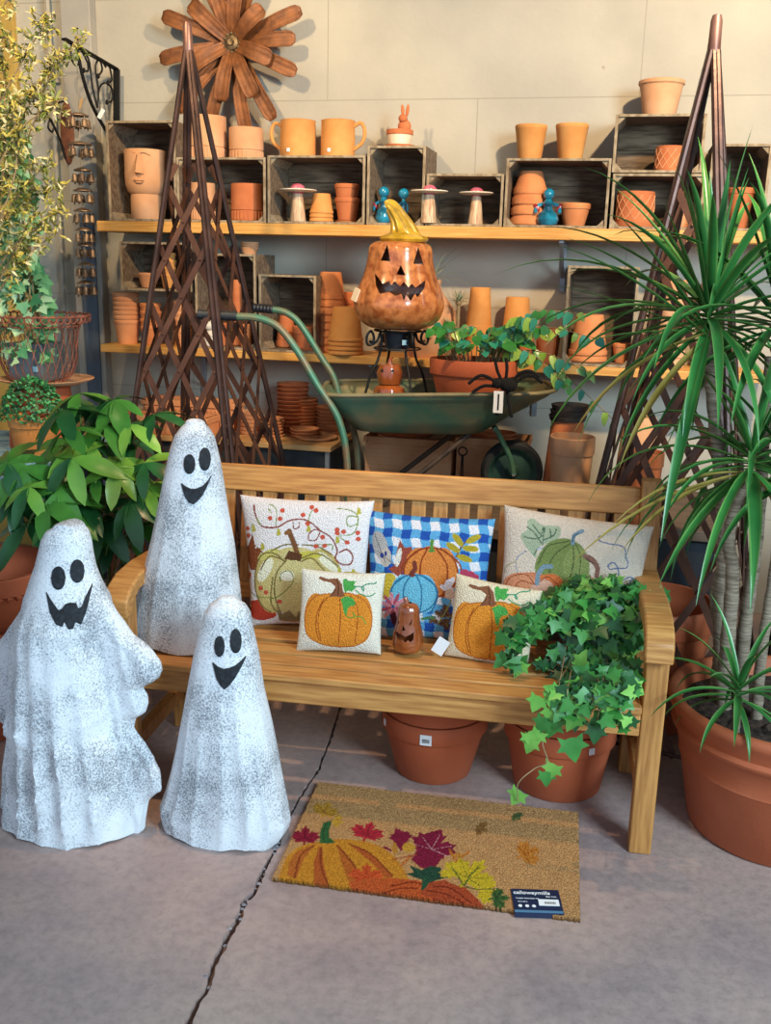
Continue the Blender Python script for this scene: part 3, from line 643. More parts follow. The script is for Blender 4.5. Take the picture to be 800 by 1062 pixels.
# ---------------------------------------------------------------- iron wall bracket, plant hook, bell chime
Y0 = 4.4
def pl(pts, Y): return [at(x, y, Y) for x, y in pts]
def rel(pts, o): return [Vector(p) - Vector(o) for p in pts]
wall_y = 4.44
o_ = at(121, 100, wall_y); t = thing('shelf_bracket', 'black scrolled iron shelf bracket on the wall at upper left', 'bracket', o_)
tip = at(66, 40, 4.15); R0 = [at(121, 72, wall_y), at(121, 138, wall_y)]
MB().bar(Vector(R0[0]) - o_, Vector(R0[1]) - o_, .012, .03).build('wall_plate', IRON, t, bevel=.001)
MB().bar(tip - o_, Vector(R0[0]) - o_, .03, .008).build('top_bar', IRON, t, bevel=.001)
def lerpY(x): return 4.15 + (wall_y - 4.15) * (x - 66) / (121 - 66)
def br(pts, r=.0055, n=6): return MB().tube(rel(smoothpts([at(x, y, lerpY(x)) for x, y in pts], n), o_), r, 7)
br([(80, 50), (86, 80), (96, 110), (112, 139)], .008).build('curved_brace', IRON, t)
for q in ([(74, 46), (74, 60), (79, 68), (83, 63), (80, 59)], [(84, 53), (92, 62), (96, 90), (101, 112)], [(101, 112), (102, 95), (99, 70), (103, 62), (106, 72), (102, 79)], [(86, 55), (91, 66), (91, 74), (87, 72)], [(101, 112), (103, 92), (109, 86), (116, 92), (116, 104), (111, 106)], [(110, 70), (108, 66), (113, 68), (116, 82), (112, 86)]):
    br(q, .0045).build('scroll', IRON, t)
m = MB()
for x, y in ((80, 60), (87, 73), (102, 79), (111, 106), (112, 86)): m.ball(at(x, y, lerpY(x)) - o_, .009, 8, 6, sc=(1, .6, 1.3))
m.build('leaf_ornament', IRON, t)
MB().box(at(105, 118, 4.30) - o_, (.02, .002, .045), Matrix.Rotation(.6, 3, 'Y')).build('price_tag', WHITE, t)
# plant hook with wooden-look plate
o_ = at(70, 140, 4.44); t = thing('plant_hook', 'rust-brown scrolled iron plant hook behind the bell chime', 'hook', o_); BM = M('aged_brass', '#6b5442', '#a08468', 40, .4, .3, 70, metal=.5)
a = at(69, 108, 4.44); b = at(71, 168, 4.44)
MB().ball((a + b) / 2 - o_, .15, 16, 12, sc=(.24, .06, .95)).build('back_plate', M('hook_rust', '#5e3420', '#7a472c', 18, .7, .3, 60), t)
for q in ([(68, 165), (62, 145), (50, 120), (40, 104), (35, 102), (36, 110), (41, 111), (41, 106)], [(63, 146), (55, 128), (52, 124), (50, 132), (54, 137), (56, 132)], [(66, 120), (60, 108), (66, 105)]):
    MB().tube(rel(smoothpts([at(x, y, 4.40 - (68 - x) * .006) for x, y in q], 5), o_), .0045, 7).build('scroll', IRON, t)
# bell chime: top disc groups
Yc = 4.27; o_ = at(81, 70, Yc); t = thing('bell_chime', 'long hanging chime of small aged brass bells', 'wind chime', o_)
MB().tube([at(80, 68, Yc) - o_, at(82, 118, Yc) - o_], .0012, 5).build('cord', M('jute', '#9c8358'), t)
MB().tube([at(82, 118, Yc) - o_, at(88, 300, Yc) - o_], .0012, 5).build('wire', BM, t)
lvls = [(81, 119, 9), (83, 149, 10), (86, 176, 8), (86, 197, 8.5), (86, 218, 8), (87, 238, 7), (88, 254, 7), (89, 274, 7), (89, 293, 8)]
for (x, y, r) in lvls:
    c = at(x, y, Yc) - o_; rr = r * sc * 1.15
    d = MB().lathe([(1e-4, 0.012), (rr * .5, .008), (rr, -.002), (rr * 1.02, -.006), (rr * .95, -.004), (rr * .4, .004)], 20, c=c); d.build('disc', BM, t)
    for k in range(5):
        a = k * PI / 2.5 + y; bc = c + Vector((rr * .9 * math.cos(a), rr * .9 * math.sin(a), -.008)); m = MB()
        m.tube([bc, bc - Vector((0, 0, .012))], .0015, 5)
        m.lathe([(1e-4, -.010), (.009, -.012), (.0125, -.02), (.014, -.04), (.0175, -.047), (.015, -.046), (.011, -.02)], 12, c=bc); m.ball(bc - Vector((0, 0, .053)), .005, 6, 5)
        m.build('bell', BM, t)
MB().box(at(84, 107, Yc - .02) - o_, (.012, .002, .045), Matrix.Rotation(.3, 3, 'Y')).build('price_tag', M('kraft_tag', '#b08a5a'), t)

# ---------------------------------------------------------------- wheelbarrow
BY = math.radians(13); bo = Vector((-.706, 3.89, DZ))
wt = thing('wheelbarrow', 'old green metal wheelbarrow standing behind the bench', 'wheelbarrow', bo, BY)
GREENP = M('worn_green_paint', '#47705a', '#827556', 7, .55, .25, 50, metal=.2, lo=.38, hi=.68, detail=8)
RIMP = M('worn_rim', '#6b6a50', '#8a7d5c', 14, .6, .2, 50, metal=.2)
zr = 1.012 - DZ
def rr_loop(x0, x1, y0, y1, r, z0, z1, n=7):
    pts = []
    for cx, cy, a0 in ((x1 - r, y1 - r, 0), (x0 + r * .6, y1 - r * .6, 90), (x0 + r * .6, y0 + r * .6, 180), (x1 - r, y0 + r, 270)):
        rr = r if cx > (x0 + x1) / 2 else r * .6
        for k in range(n): a = math.radians(a0 + 90 * k / (n - 1)); x = cx + rr * math.cos(a); pts.append(Vector((x, cy + rr * math.sin(a), z0 + (z1 - z0) * (x - x0) / (x1 - x0))))
    return pts
loops = [rr_loop(-.45, .47, -.24, .24, .16, zr, zr + .03), rr_loop(-.435, .44, -.225, .225, .15, zr - .02, zr + .005), rr_loop(-.36, .28, -.18, .18, .12, zr - .10, zr - .09), rr_loop(-.31, .2, -.155, .155, .1, zr - .145, zr - .145), rr_loop(-.27, .15, -.12, .12, .08, zr - .155, zr - .155)]
m = MB(); vs = sum(loops, []); n = len(loops[0]); fs = []
for i in range(len(loops) - 1):
    for k in range(n): fs.append((i * n + k, i * n + (k + 1) % n, (i + 1) * n + (k + 1) % n, (i + 1) * n + k))
fs.append(tuple((len(loops) - 1) * n + k for k in range(n))); m.add(vs, fs)
solid(m.build('tub', GREENP, wt, sharp=60), .004)
MB().tube(loops[0], .0085, 8, closed=True).build('rim', RIMP, wt)
TUBF = DZ + zr - .151      # tub floor
Mw = Matrix.Translation(bo) @ Matrix.Rotation(BY, 4, 'Z'); Mi = Mw.inverted()
def L3(px, py, off):
    """a point of the barrow's own frame, off metres in front of its centre line"""
    d = ray(px, py); n = Vector((-math.sin(BY), math.cos(BY), 0)); p0 = bo + n * (-off); k = (p0 - CAM).dot(n) / d.dot(n); return Mi @ (CAM + d * k)
HP = M('handle_paint', '#4a7a62', '#80664a', 9, .5, .2, 60, metal=.3, lo=.4, hi=.62)
for off, grip, pts in ((.22, (205, 246), [(243, 328), (262, 329), (278, 333), (292, 342), (310, 366), (328, 397), (338, 412), (350, 432), (357, 455), (360, 478)]), (-.17, (262, 285), [(280, 321), (290, 322), (300, 326), (312, 337), (335, 373), (346, 391), (352, 410), (363, 432), (369, 455), (371, 470)])):
    P = smoothpts([L3(x, y, off) for x, y in pts], 5); q = P[-1]; P.append(Vector((q.x + .008, q.y, 0.012)))
    MB().tube(P, .014, 10).build('handle_leg', HP, wt)
    ga, gb = L3(grip[0], grip[1] * 0 + (326 if off > 0 else 319), off), L3(pts[0][0] + 3, pts[0][1], off)
    m = MB(); g = [ga.lerp(gb, i / 12) for i in range(13)]; m.tube(g, [.017 + (.0025 if i % 2 else 0) for i in range(13)], 12)
    m.build('grip', M('black_rubber', '#16181c', '#24272c', 30, .55, .2, 50), wt)
wc = L3(531, 487, 0); wr = .128; rx = Matrix.Rotation(PI / 2, 3, 'X'); wc.z = wr + .002
MB().lathe([(wr * .78, -.03), (wr * .9, -.034), (wr * .98, -.022), (wr, 0), (wr * .98, .022), (wr * .9, .034), (wr * .78, .03)], 40, c=wc, rot=rx).build('tyre', M('old_tyre', '#1a1d20', '#2a2e30', 20, .85, .2, 60), wt)
MB().lathe([(1e-4, -.02), (.02, -.022), (.03, -.01), (wr * .6, -.006), (wr * .72, -.026), (wr * .79, -.03), (wr * .79, .03), (wr * .72, .026), (wr * .6, .006), (.03, .01), (.02, .022), (1e-4, .02)], 40, c=wc, rot=rx).build('wheel', M('wheel_green', '#1f3d38', '#33564d', 9, .5, .2, 50, metal=.2), wt)
MB().tube([wc + Vector((0, -.07, 0)), wc + Vector((0, .07, 0))], .008, 10).build('axle', STEELW, wt)
for s in (-1, 1):
    MB().tube(smoothpts([Vector((.24, s * .09, zr - .13)), Vector((wc.x - .05, s * .075, wc.z + .13)), Vector((wc.x - .015, s * .065, wc.z + .06)), Vector((wc.x, s * .06, wc.z))], 5), .011, 8).build('wheel_fork', HP, wt)
    MB().tube([Vector((.14, s * .12, zr - .15)), Vector((-.2, s * .15, .015))], .011, 8).build('rear_strut', M('strut_rust', '#3a2f2b', '#55463a', 16, .7, .2, 60, metal=.3), wt)
MB().tube([Vector((.24, -.1, zr - .135)), Vector((.24, .1, zr - .135))], .01, 8).build('cross_bar', HP, wt)

# ---------------------------------------------------------------- carved ceramic pumpkins
def carve(o, cutters):
    """cut openings right through the shell"""
    for c in cutters:
        md = o.modifiers.new('cut', 'BOOLEAN'); md.operation = 'DIFFERENCE'; md.solver = 'EXACT'; md.object = c
    bpy.context.view_layer.update(); dg = bpy.context.evaluated_depsgraph_get()
    me = bpy.data.meshes.new_from_object(o.evaluated_get(dg)); o.modifiers.clear(); o.data = me
    for c in cutters: bpy.data.objects.remove(c, do_unlink=True)
    me.shade_smooth(); me.set_sharp_from_angle(angle=math.radians(40))
def cutter(polypx, Yn, Yf, org):
    n = len(polypx); vs = [at(x, y, Yn) - org for x, y in polypx] + [at(x, y, Yf) - org for x, y in polypx]
    m = MB(); m.add(vs, [tuple(range(n)), tuple(range(2 * n - 1, n - 1, -1))] + [(i, (i + 1) % n, n + (i + 1) % n, n + i) for i in range(n)])
    o = m.build('cutter', BLACK, smooth=False); return o
def lantern(name, label, cat, Y, z0, rows, cxp, face, mat, ribs, thick=.008, depth=1.0, ridge=.05, stemfn=None, seg=128, loc_y=None):
    """rows: (py, half width in px)"""
    org = Vector((at(cxp, rows[0][0], Y).x, Y, z0)); t_ = thing(name, label, cat, org)
    base = at(cxp, rows[0][0], Y).z; pr = []
    for py, hw in rows:
        p = at(cxp, py, Y); q = at(cxp + hw, py, Y); pr.append((max(1e-4, (q - p).length), p.z - base))
    P = smoothpts([Vector((r, z, 0)) for r, z in pr], 5); pr = [(max(1e-4, p.x), p.y) for p in P]
    inner = [(max(1e-4, r - thick), min(max(z, pr[0][1] + thick), pr[-1][1] - thick)) for r, z in pr]
    wave = lambda t, z, i: 1 - ridge * (1 - abs(math.sin(ribs * t / 2 + .6)) ** .6)
    m = MB(); m.lathe(pr, seg, wave=wave); m.lathe(inner[::-1], seg, wave=wave)
    m2 = m; o = m2.build('body', [mat], t_, sharp=80)
    # join lips so the shell is closed
    bm = bmesh.new(); bm.from_mesh(o.data); bmesh.ops.remove_doubles(bm, verts=bm.verts, dist=.0003); bmesh.ops.recalc_face_normals(bm, faces=bm.faces); bm.to_mesh(o.data); bm.free()
    cs = []
    for poly in face:
        c = cutter(poly, Y - .5, Y, org); c.parent = None; c.location = org; cs.append(c)
    bpy.context.view_layer.update(); carve(o, cs)
    return t_, org, pr
GLZ = M('brown_orange_glaze', '#8f4a22', '#c27a45', 34, .28, .08, 60, coat=.7, detail=8, lo=.36, hi=.6)
GLZ2 = M('shiny_brown_glaze', '#7d3d1c', '#9c5226', 20, .2, .05, 60, coat=1)
def cp(pts, ox, oy, s): return [(ox + x / s, oy + y / s) for x, y in pts]
Yk = 3.93; z0 = at(413, 341, Yk).z
f = [cp(q, 350, 200, 6.154) for q in (
    [(320, 328), (277, 432), (338, 437)], [(516, 343), (486, 452), (551, 458)], [(405, 460), (377, 522), (436, 527)],
    [(240, 513), (290, 580), (328, 562), (345, 590), (366, 562), (400, 597), (425, 567), (455, 602), (476, 580), (500, 605), (562, 558), (555, 610), (512, 668), (496, 645), (468, 690), (440, 650), (425, 685), (408, 645), (372, 658), (330, 632), (272, 645), (246, 590)])]
t_, org, pr = lantern('pumpkin_lantern', 'large carved glazed pumpkin lantern with yellow stem on an iron stand', 'lantern', Yk, z0,
    [(341, 8), (341, 22), (338, 33), (330, 42), (317, 46.7), (306, 45), (297, 42), (285, 37.5), (270, 34), (260, 33), (254, 30), (250.5, 22), (249.5, 8)], 413, f, GLZ, 9)
sp = [(419, 246), (418, 238), (414, 227), (408, 217), (404, 213), (401, 214)]
m = MB(); P = smoothpts([at(x, y, Yk) - org for x, y in sp], 6); ww = [17.5, 13, 9, 7.2, 6, 5]; ws = []
for i in range(len(P)): q = i / 6; a = int(min(q, len(ww) - 2)); ws.append((ww[a] + (ww[a + 1] - ww[a]) * (q - a)) * .00385)
# fluted stem
vs = []; fs = []; sg = 60
for i, p in enumerate(P):
    d = (P[min(i + 1, len(P) - 1)] - P[max(i - 1, 0)]).normalized(); x = d.cross(Vector((0, 1, 0))).normalized(); y = d.cross(x)
    for k in range(sg): a = 2 * PI * k / sg; r = ws[i] * (1 + .1 * math.sin(9 * a + i * .12)); vs.append(p + (x * math.cos(a) + y * math.sin(a)) * r)
for i in range(len(P) - 1):
    for k in range(sg): a = i * sg + k; b = i * sg + (k + 1) % sg; fs.append((a, b, b + sg, a + sg))
fs.append(tuple((len(P) - 1) * sg + k for k in range(sg))); m.add(vs, fs)
b0 = P[0]; m.lathe([(1e-4, -.014), (.088, -.018), (.097, -.008), (.09, .002), (.07, .01), (.05, .02), (1e-4, .03)], 54, c=b0, wave=lambda t, z, i: 1 + .02 * math.sin(9 * t))
m.build('stem_lid', M('olive_yellow_glaze', '#8a6a12', '#c29a2a', 16, .3, .1, 60, coat=.6), t_, sharp=50)
MB().box(at(370, 306, Yk - .1) - org, (.018, .03, .05), Matrix.Rotation(.35, 3, 'Y') @ Matrix.Rotation(.9, 3, 'Z')).build('price_tag', M('cream_tag', '#e0c8a8'), t_)
# stand
so = Vector((org.x, Yk, TUBF)); t = thing('iron_stand', 'black scroll-legged iron stand holding the large pumpkin lantern', 'stand', so); hz = z0 - TUBF - .003
ring = [(.095 * math.cos(2 * PI * k / 40), .095 * math.sin(2 * PI * k / 40), hz - .004) for k in range(40)]
MB().tube(ring, .004, 8, closed=True).build('ring', IRON, t)
MB().tube([(q[0], q[1], hz - .075) for q in ring], .003, 8, closed=True).build('ring', IRON, t)
for k in range(4):
    a = k * PI / 2 + math.radians(38); ca, sa = math.cos(a), math.sin(a)
    pp = [(.155, hz - .045), (.14, hz - .05), (.132, hz - .03), (.15, hz - .005), (.172, hz - .03), (.162, hz - .06), (.115, hz - .045), (.097, hz - .012), (.09, hz - .05), (.108, hz - .12), (.145, hz - .19), (.17, .03), (.185, .004), (.198, .02)]
    pp = [(r * (.8 + .2 * max(0, (hz * .6 - z) / hz / .6)), z) for r, z in pp]
    MB().tube(smoothpts([(r * ca, r * sa, z) for r, z in pp], 5), .0055, 8).build('leg', IRON, t)
# lamp inside the stand (dark holder with tag)
MB().lathe([(1e-4, hz - .075), (.05, hz - .075), (.06, hz - .01), (.055, hz - .01), (1e-4, hz - .06)], 24).build('cup', M('dark_cup', '#20262e', rough=.4), t)
MB().box((.045, -.075, hz - .045), (.02, .002, .02)).build('price_tag', M('cyan_tag', '#9cc7d4'), t)
# stacked small pumpkins
px, py = 404, 398; oo = Vector((at(404, 400, 3.82).x, 3.82, TUBF)); t = thing('stacked_pumpkin_ornament', 'small glazed ornament of two stacked jack o lanterns inside the wheelbarrow', 'ornament', oo)
zt = at(404, 374, 3.82).z - TUBF; rb = .074; h1 = zt * .68
wv = lambda t_, z, i: 1 - .05 * (1 - abs(math.sin(4 * t_)))
MB().lathe([(1e-4, 0), (rb * .7, 0), (rb * .98, h1 * .3), (rb, h1 * .55), (rb * .8, h1 * .88), (rb * .4, h1)], 48, wave=wv).build('lower_pumpkin', GLZ2, t)
r2 = rb * .72; MB().lathe([(r2 * .3, h1 * .93), (r2 * .85, h1 * .98), (r2, h1 + (zt - h1) * .45), (r2 * .75, h1 + (zt - h1) * .85), (1e-4, h1 + (zt - h1) * .9)], 40, wave=wv).build('upper_pumpkin', GLZ2, t)
MB().tube([(0, 0, zt - .01), (.002, 0, zt + .008), (.01, 0, zt + .014)], [.01, .007, .005], 8).build('stem', GLZ2, t)
m = MB()
def tri_on(m, r, zc, a, s, up_=1):
    p = [(-s, -s * .7 * up_), (s, -s * .7 * up_), (0, s * .9 * up_)]; vs = []
    for x, z in p: th = -PI / 2 + a + x / r; vs += [(1.012 * r * math.cos(th), 1.012 * r * math.sin(th), zc + z)]
    vs += [(v[0] * .93, v[1] * .93, v[2]) for v in vs[:3]]
    m.add(vs, [(0, 1, 2), (5, 4, 3), (0, 3, 4, 1), (1, 4, 5, 2), (2, 5, 3, 0)])
for a in (-.4, .45): tri_on(m, rb, h1 * .78, a, .011); tri_on(m, r2, h1 + (zt - h1) * .6, a, .007)
for j, a in enumerate((-.55, -.3, 0, .3, .55)): tri_on(m, rb, h1 * (.50 + .05 * (j % 2)), a, .011, -1 if j % 2 else 1)
m.build('face_opening', BLACK, t)

# ---------------------------------------------------------------- leaves
def leafmesh(mb, base, d, n, L, W, shape='oval', droop=.3, mi=0, fold=.15, seg=5):
    """one leaf: a curved, folded blade starting at base, pointing along d, upper side n"""
    d = Vector(d).normalized(); n = Vector(n); n = (n - d * n.dot(d)); n = n.normalized() if n.length > 1e-3 else d.orthogonal().normalized(); s = d.cross(n)
    if shape == 'ivy':
        out = [(0, 0), (.03, .2), (-.12, .44), (.2, .37), (.42, .56), (.48, .29), (.74, .17), (1, 0)]
        mid = [(.0, 0), (.15, 0), (.3, 0), (.45, 0), (.6, 0), (.8, 0), (1, 0)]
        vs = []; 
        def P(u, v): 
            return Vector(base) + d * (u * L) + s * (v * W * 1.7) + n * (abs(v) * fold * L - droop * u * u * L * .5)
        c = P(.25, 0); ring = [P(u, v) for u, v in out] + [P(u, -v) for u, v in out[-2:0:-1]]
        vs = [c] + ring; k = len(ring); fs = [(0, 1 + i, 1 + (i + 1) % k) for i in range(k)]
        return mb.add(vs, fs, mi)
    if shape == 'heart': prof = [.0, .75, 1, .85, .5, 0]; us = [0, .05, .3, .55, .8, 1]
    elif shape == 'oval': prof = [.05, .55, 1, .95, .6, 0]; us = [0, .15, .4, .62, .85, 1]
    else: prof = [.3, .8, 1, .8, .45, 0]; us = [0, .12, .35, .6, .82, 1]
    vs = []; fs = []
    for u, w_ in zip(us, prof):
        c = Vector(base) + d * (u * L) - n * (droop * u * u * L * .6)
        vs += [c + s * (w_ * W / 2) + n * (fold * w_ * W / 2), c, c - s * (w_ * W / 2) + n * (fold * w_ * W / 2)]
    for i in range(len(us) - 1):
        a = i * 3; fs += [(a, a + 1, a + 4, a + 3), (a + 1, a + 2, a + 5, a + 4)]
    return mb.add(vs, fs, mi)
def leafmat(name, a, b, rough=.45, back=None, sc=9):
    m = M(name, a, b, sc, rough, .1, 40, spec=.5, lo=.3, hi=.7)
    p = m.node_tree.nodes['Principled BSDF']; p.inputs['Subsurface Weight'].default_value = 0
    return m
IV = [leafmat('ivy_mid', '#286428', '#428a38'), leafmat('ivy_dark', '#173f1e', '#27602c'), leafmat('ivy_light', '#569838', '#86bc54')]
HL = [leafmat('heart_leaf_green', '#1f5c2c', '#3d8a3a', .3), leafmat('heart_leaf_teal', '#1e6e5a', '#3a9a7c', .3), leafmat('heart_leaf_lime', '#6c9a30', '#a0b848', .35)]
STEM = M('vine_stem', '#7d6a48', '#9d8660', 20, .7); GST = M('green_stem', '#4a6a2c', '#6f8c3e', 20, .6)
def rv(s=1): return Vector((random.gauss(0, 1), random.gauss(0, 1), random.gauss(0, 1))).normalized() * s
DR = [leafmat('strap_leaf_green', '#235a2a', '#3d8038', .32, sc=6), leafmat('strap_leaf_light', '#3f6e34', '#6f9a48', .35, sc=6), leafmat('strap_leaf_dry', '#86702c', '#a8924a', .5, sc=6)]
def strap(mb, base, d, L, W, droop, mi=0, n=10):
    d = Vector(d).normalized(); p = Vector(base); vs = []; fs = []; ms = []; mm = []
    for i in range(n + 1):
        u = i / n; side = d.cross(Vector((0, 0, 1)))
        side = side.normalized() if side.length > .05 else Vector((1, 0, 0)); nn = side.cross(d).normalized()
        w = W * (.45 + .55 * min(1, u * 5)) * (1 if u < .45 else max(.02, 1 - ((u - .45) / .55) ** 1.7)) / 2
        for q, h in ((-1, .25), (-.72, .16), (0, 0), (.72, .16), (1, .25)): vs.append(p + side * (w * q) + nn * (abs(w) * h * 2))
        p = p + d * (L / n); d = (d + Vector((0, 0, -1)) * droop * (.25 + 1.6 * u) / n * 2).normalized()
    for i in range(n):
        for j in range(4): a = i * 5 + j; fs.append((a, a + 1, a + 6, a + 5)); mm.append(mi if j in (1, 2) or mi == 2 else 1)
    return mb.add(vs, fs, mm)
# houseplant in the wheelbarrow
Yq = 3.93; cx, R, zt = fit(447, 537, 372, Yq); PZ = TUBF + .07; o = Vector((cx, Yq, PZ))
t = thing('potted_houseplant', 'heart-leaved houseplant in a wide clay pot inside the wheelbarrow', 'plant', o); h = zt - PZ
MB().lathe(pot_prof(R, R * .72, h, .3), 44, sy=.75).build('pot', TERRA_R, t)
mb = MB(); disc(mb, R * .9, h - .02, 32, sy=.8); mb.build('soil', SOIL, t)
sm = MB(); lm = MB(); random.seed(21)
for k in range(70):
    a = U(0, 2 * PI); rr = R * .6 * rnd() ** .5; b = Vector((rr * math.cos(a), rr * math.sin(a) * .8, h - .02)); out = Vector((math.cos(a) * U(.2, 1), math.sin(a) * .7, U(.6, 1.6))).normalized()
    tipp = b + out * U(.05, .16) + Vector((0, 0, .015)); sm.tube([b, b.lerp(tipp, .5) + Vector((0, 0, .01)), tipp], .0018, 5)
    leafmesh(lm, tipp, Vector((out.x * 1.5, out.y - .5, -U(.0, .7))), Vector((0, -.6, 1)) + rv(.3), U(.038, .058), U(.034, .05), 'heart', .35, random.choice([0, 0, 0, 1]))
for (ex, ey, n_) in ((556, 330, 6), (573, 345, 6), (600, 325, 8), (590, 400, 8), (640, 440, 7), (610, 385, 8), (545, 350, 5), (620, 350, 7), (470, 345, 4)):
    e = at(ex, ey, Yq - .05) - o; e.y = U(-.12, .02); b = Vector((R * .4, 0, h)); mid = b.lerp(e, .45) + Vector((0, 0, U(.05, .10)))
    P = smoothpts([b, mid, e], 6); sm.tube(P, .0016, 5)
    for p in P[3:]:
        leafmesh(lm, p, Vector((U(-1, 1), -.3, -.9)), Vector((0, -1, .3)) + rv(.4), U(.035, .06), U(.025, .045), 'heart', .2, random.choice([0, 0, 1, 2]))
sm.build('stems', STEM, t); lm.build('leaves', HL, t, sharp=180)
# air plants
def airplant(px, py, Y, r, label, n=34, w_=.006, z0=None):
    c = at(px, py, Y); zz = z0 if z0 is not None else c.z - r * .3; t = thing('air_plant', label, 'plant', (c.x, Y, zz)); m = MB()
    for k in range(n):
        a = 2 * PI * k / n + U(-.2, .2); el = U(.1, 1.3); strap(m, (0, 0, c.z - zz - .01), (math.cos(a) * math.cos(el), math.sin(a) * math.cos(el), math.sin(el)), r * U(.8, 1.2), w_, .5, random.choice([0, 1, 1]), 6)
    m.build('leaves', [leafmat('air_plant_dark', '#5d6f52', '#7c8a64'), leafmat('air_plant_grey', '#8d9a7a', '#aeb694')], t, sharp=180)
    m = MB().ball((0, 0, c.z - zz - .012), .014, 10, 6); 
    if c.z - zz > .03: m.tube([(0, 0, 0), (0, 0, c.z - zz - .01)], .008, 8)
    m.build('stem', STEM, t)
airplant(476, 311, 4.25, .055, 'spiky pale air plant on the lower shelf right of the lantern', z0=LZ)
airplant(466, 340, 4.23, .06, 'small grey air plant low behind the houseplant leaves', z0=LZ)
airplant(448, 288, 4.345, .19, 'wispy long-leaved air plant behind the pumpkin lantern', 20, .005, z0=at(445, 290, 4.32).z)

# spider
Ys = (Mw @ L3(524, 404, .275)).y; so = at(524, 399, Ys); t = thing('toy_spider', 'black fuzzy toy spider hanging over the wheelbarrow rim', 'toy', so); FZ = M('black_fuzz', '#070708', '#131315', 90, 1, 1, 400)
MB().ball((.012, 0, 0), .032, 18, 12, sc=(1.1, .9, .85)).build('abdomen', FZ, t)
MB().ball((-.028, -.004, .004), .02, 14, 10).build('head', FZ, t)
for q in ([(520, 394), (516, 384), (513, 371)], [(525, 393), (526, 382), (525, 371)], [(531, 396), (540, 387), (550, 385), (560, 391)], [(533, 399), (543, 391), (552, 389), (563, 397)], [(515, 397), (506, 391), (497, 390), (486, 398)], [(515, 401), (507, 400), (500, 401), (490, 407)], [(520, 405), (518, 418), (515, 431)], [(526, 405), (528, 418), (531, 433)]):
    MB().tube(smoothpts([at(x, y, Ys - .008 * (0 if i == 0 else 1)) - so for i, (x, y) in enumerate(q)], 5), .0062, 8).build('leg', FZ, t)
MB().box(at(517, 417, Ys - .02) - so, (.036, .001, .082)).box(at(517, 417, Ys - .0215) - so, (.006, .001, .06), mi=1).build('price_tag', [WHITE, BLACK], t)
# barrow-side hook tool (black ring hook)
hk = at(480, 470, 4.06); t = thing('metal_hook', 'black ring-topped hook hanging in front of the grooved clay troughs', 'hook', (hk.x, 4.06, DZ))
ht = at(480, 468, 4.06).z - DZ
MB().tube([(.018 * math.cos(a * PI / 8), 0, ht + .018 * math.sin(a * PI / 8)) for a in range(16)], .0035, 7, closed=True).build('ring', IRON, t)
for s in (-1, 1): MB().tube([(s * .002, 0, ht - .018), (s * .006, 0, .004)], .003, 7).build('prong', IRON, t)

# ---------------------------------------------------------------- bench
BR = math.radians(3.8); bo2 = Vector((-.558, 2.354, 0)); bt = thing('garden_bench', 'slatted teak garden bench under the row of pumpkin cushions', 'bench', bo2, BR)
BM_ = Matrix.Translation(bo2) @ Matrix.Rotation(BR, 4, 'Z'); BMi = BM_.inverted()
LW = 1.50; SH = .425
for s in (-1, 1):
    MB().box((s * (LW / 2 - .03), .03, .30), (.058, .052, .60)).build('leg', TEAKV, bt, bevel=.004)
    # rear leg, kicked back above the seat
    m = MB(); x0 = s * (LW / 2 - .03) - .029; x1 = x0 + .058
    m.prism([(.44, 0), (.50, 0), (.47, .42), (.536, .912), (.486, .912), (.415, .42)], 0, x0, x1); m.build('rear_leg', TEAKV, bt, bevel=.004)
    m = MB(); pr_ = [(.475, .655), (.30, .655), (.16, .662), (.06, .655), (.0, .632), (-.028, .605), (-.032, .555), (.004, .555), (.02, .592), (.06, .612), (.16, .618), (.30, .612), (.47, .612)]
    m.prism(pr_, 0, s * (LW / 2 - .033) - .036, s * (LW / 2 - .033) + .036); m.build('armrest', TEAK, bt, bevel=.006)
    MB().box((s * (LW / 2 - .03), .24, .14), (.03, .38, .045)).build('side_stretcher', TEAKV, bt, bevel=.003)
    MB().box((s * (LW / 2 - .03), .24, .375), (.03, .38, .07)).build('side_rail', TEAKV, bt, bevel=.003)
def backY(z): return .44 + (z - .42) * .145
MB().box((0, .018, .378), (LW - .12, .028, .078)).build('front_apron', TEAK, bt, bevel=.004)
MB().box((0, .43, .37), (LW - .12, .026, .06)).build('rear_apron', TEAK, bt, bevel=.004)
for k in range(5):
    y = .012 + k * .089 + .036; z = SH - .01 - .008 * math.sin(PI * k / 4)
    MB().box((0, y - .025, z), (LW - .12, .067, .02)).build('seat_slat', TEAK, bt, bevel=.004)
rx_ = Matrix.Rotation(-.144, 3, 'X')
MB().box((0, backY(.842) + .025, .842), (LW - .116, .03, .082), rx_).build('top_rail', TEAK, bt, bevel=.005)
MB().box((0, backY(.49) + .025, .49), (LW - .116, .03, .05), rx_).build('lower_back_rail', TEAK, bt, bevel=.004)
NS = 20
for k in range(NS):
    x = -(LW - .15) / 2 + (LW - .15) * (k + .5) / NS
    MB().box((x, backY(.67) + .025, .67), (.044, .014, .33), rx_).build('back_slat', TEAKV, bt, bevel=.002)
for (x, y) in ((0, .235),): MB().box((x, y, .375), (.04, .36, .045)).build('seat_support', TEAK, bt, bevel=.002)

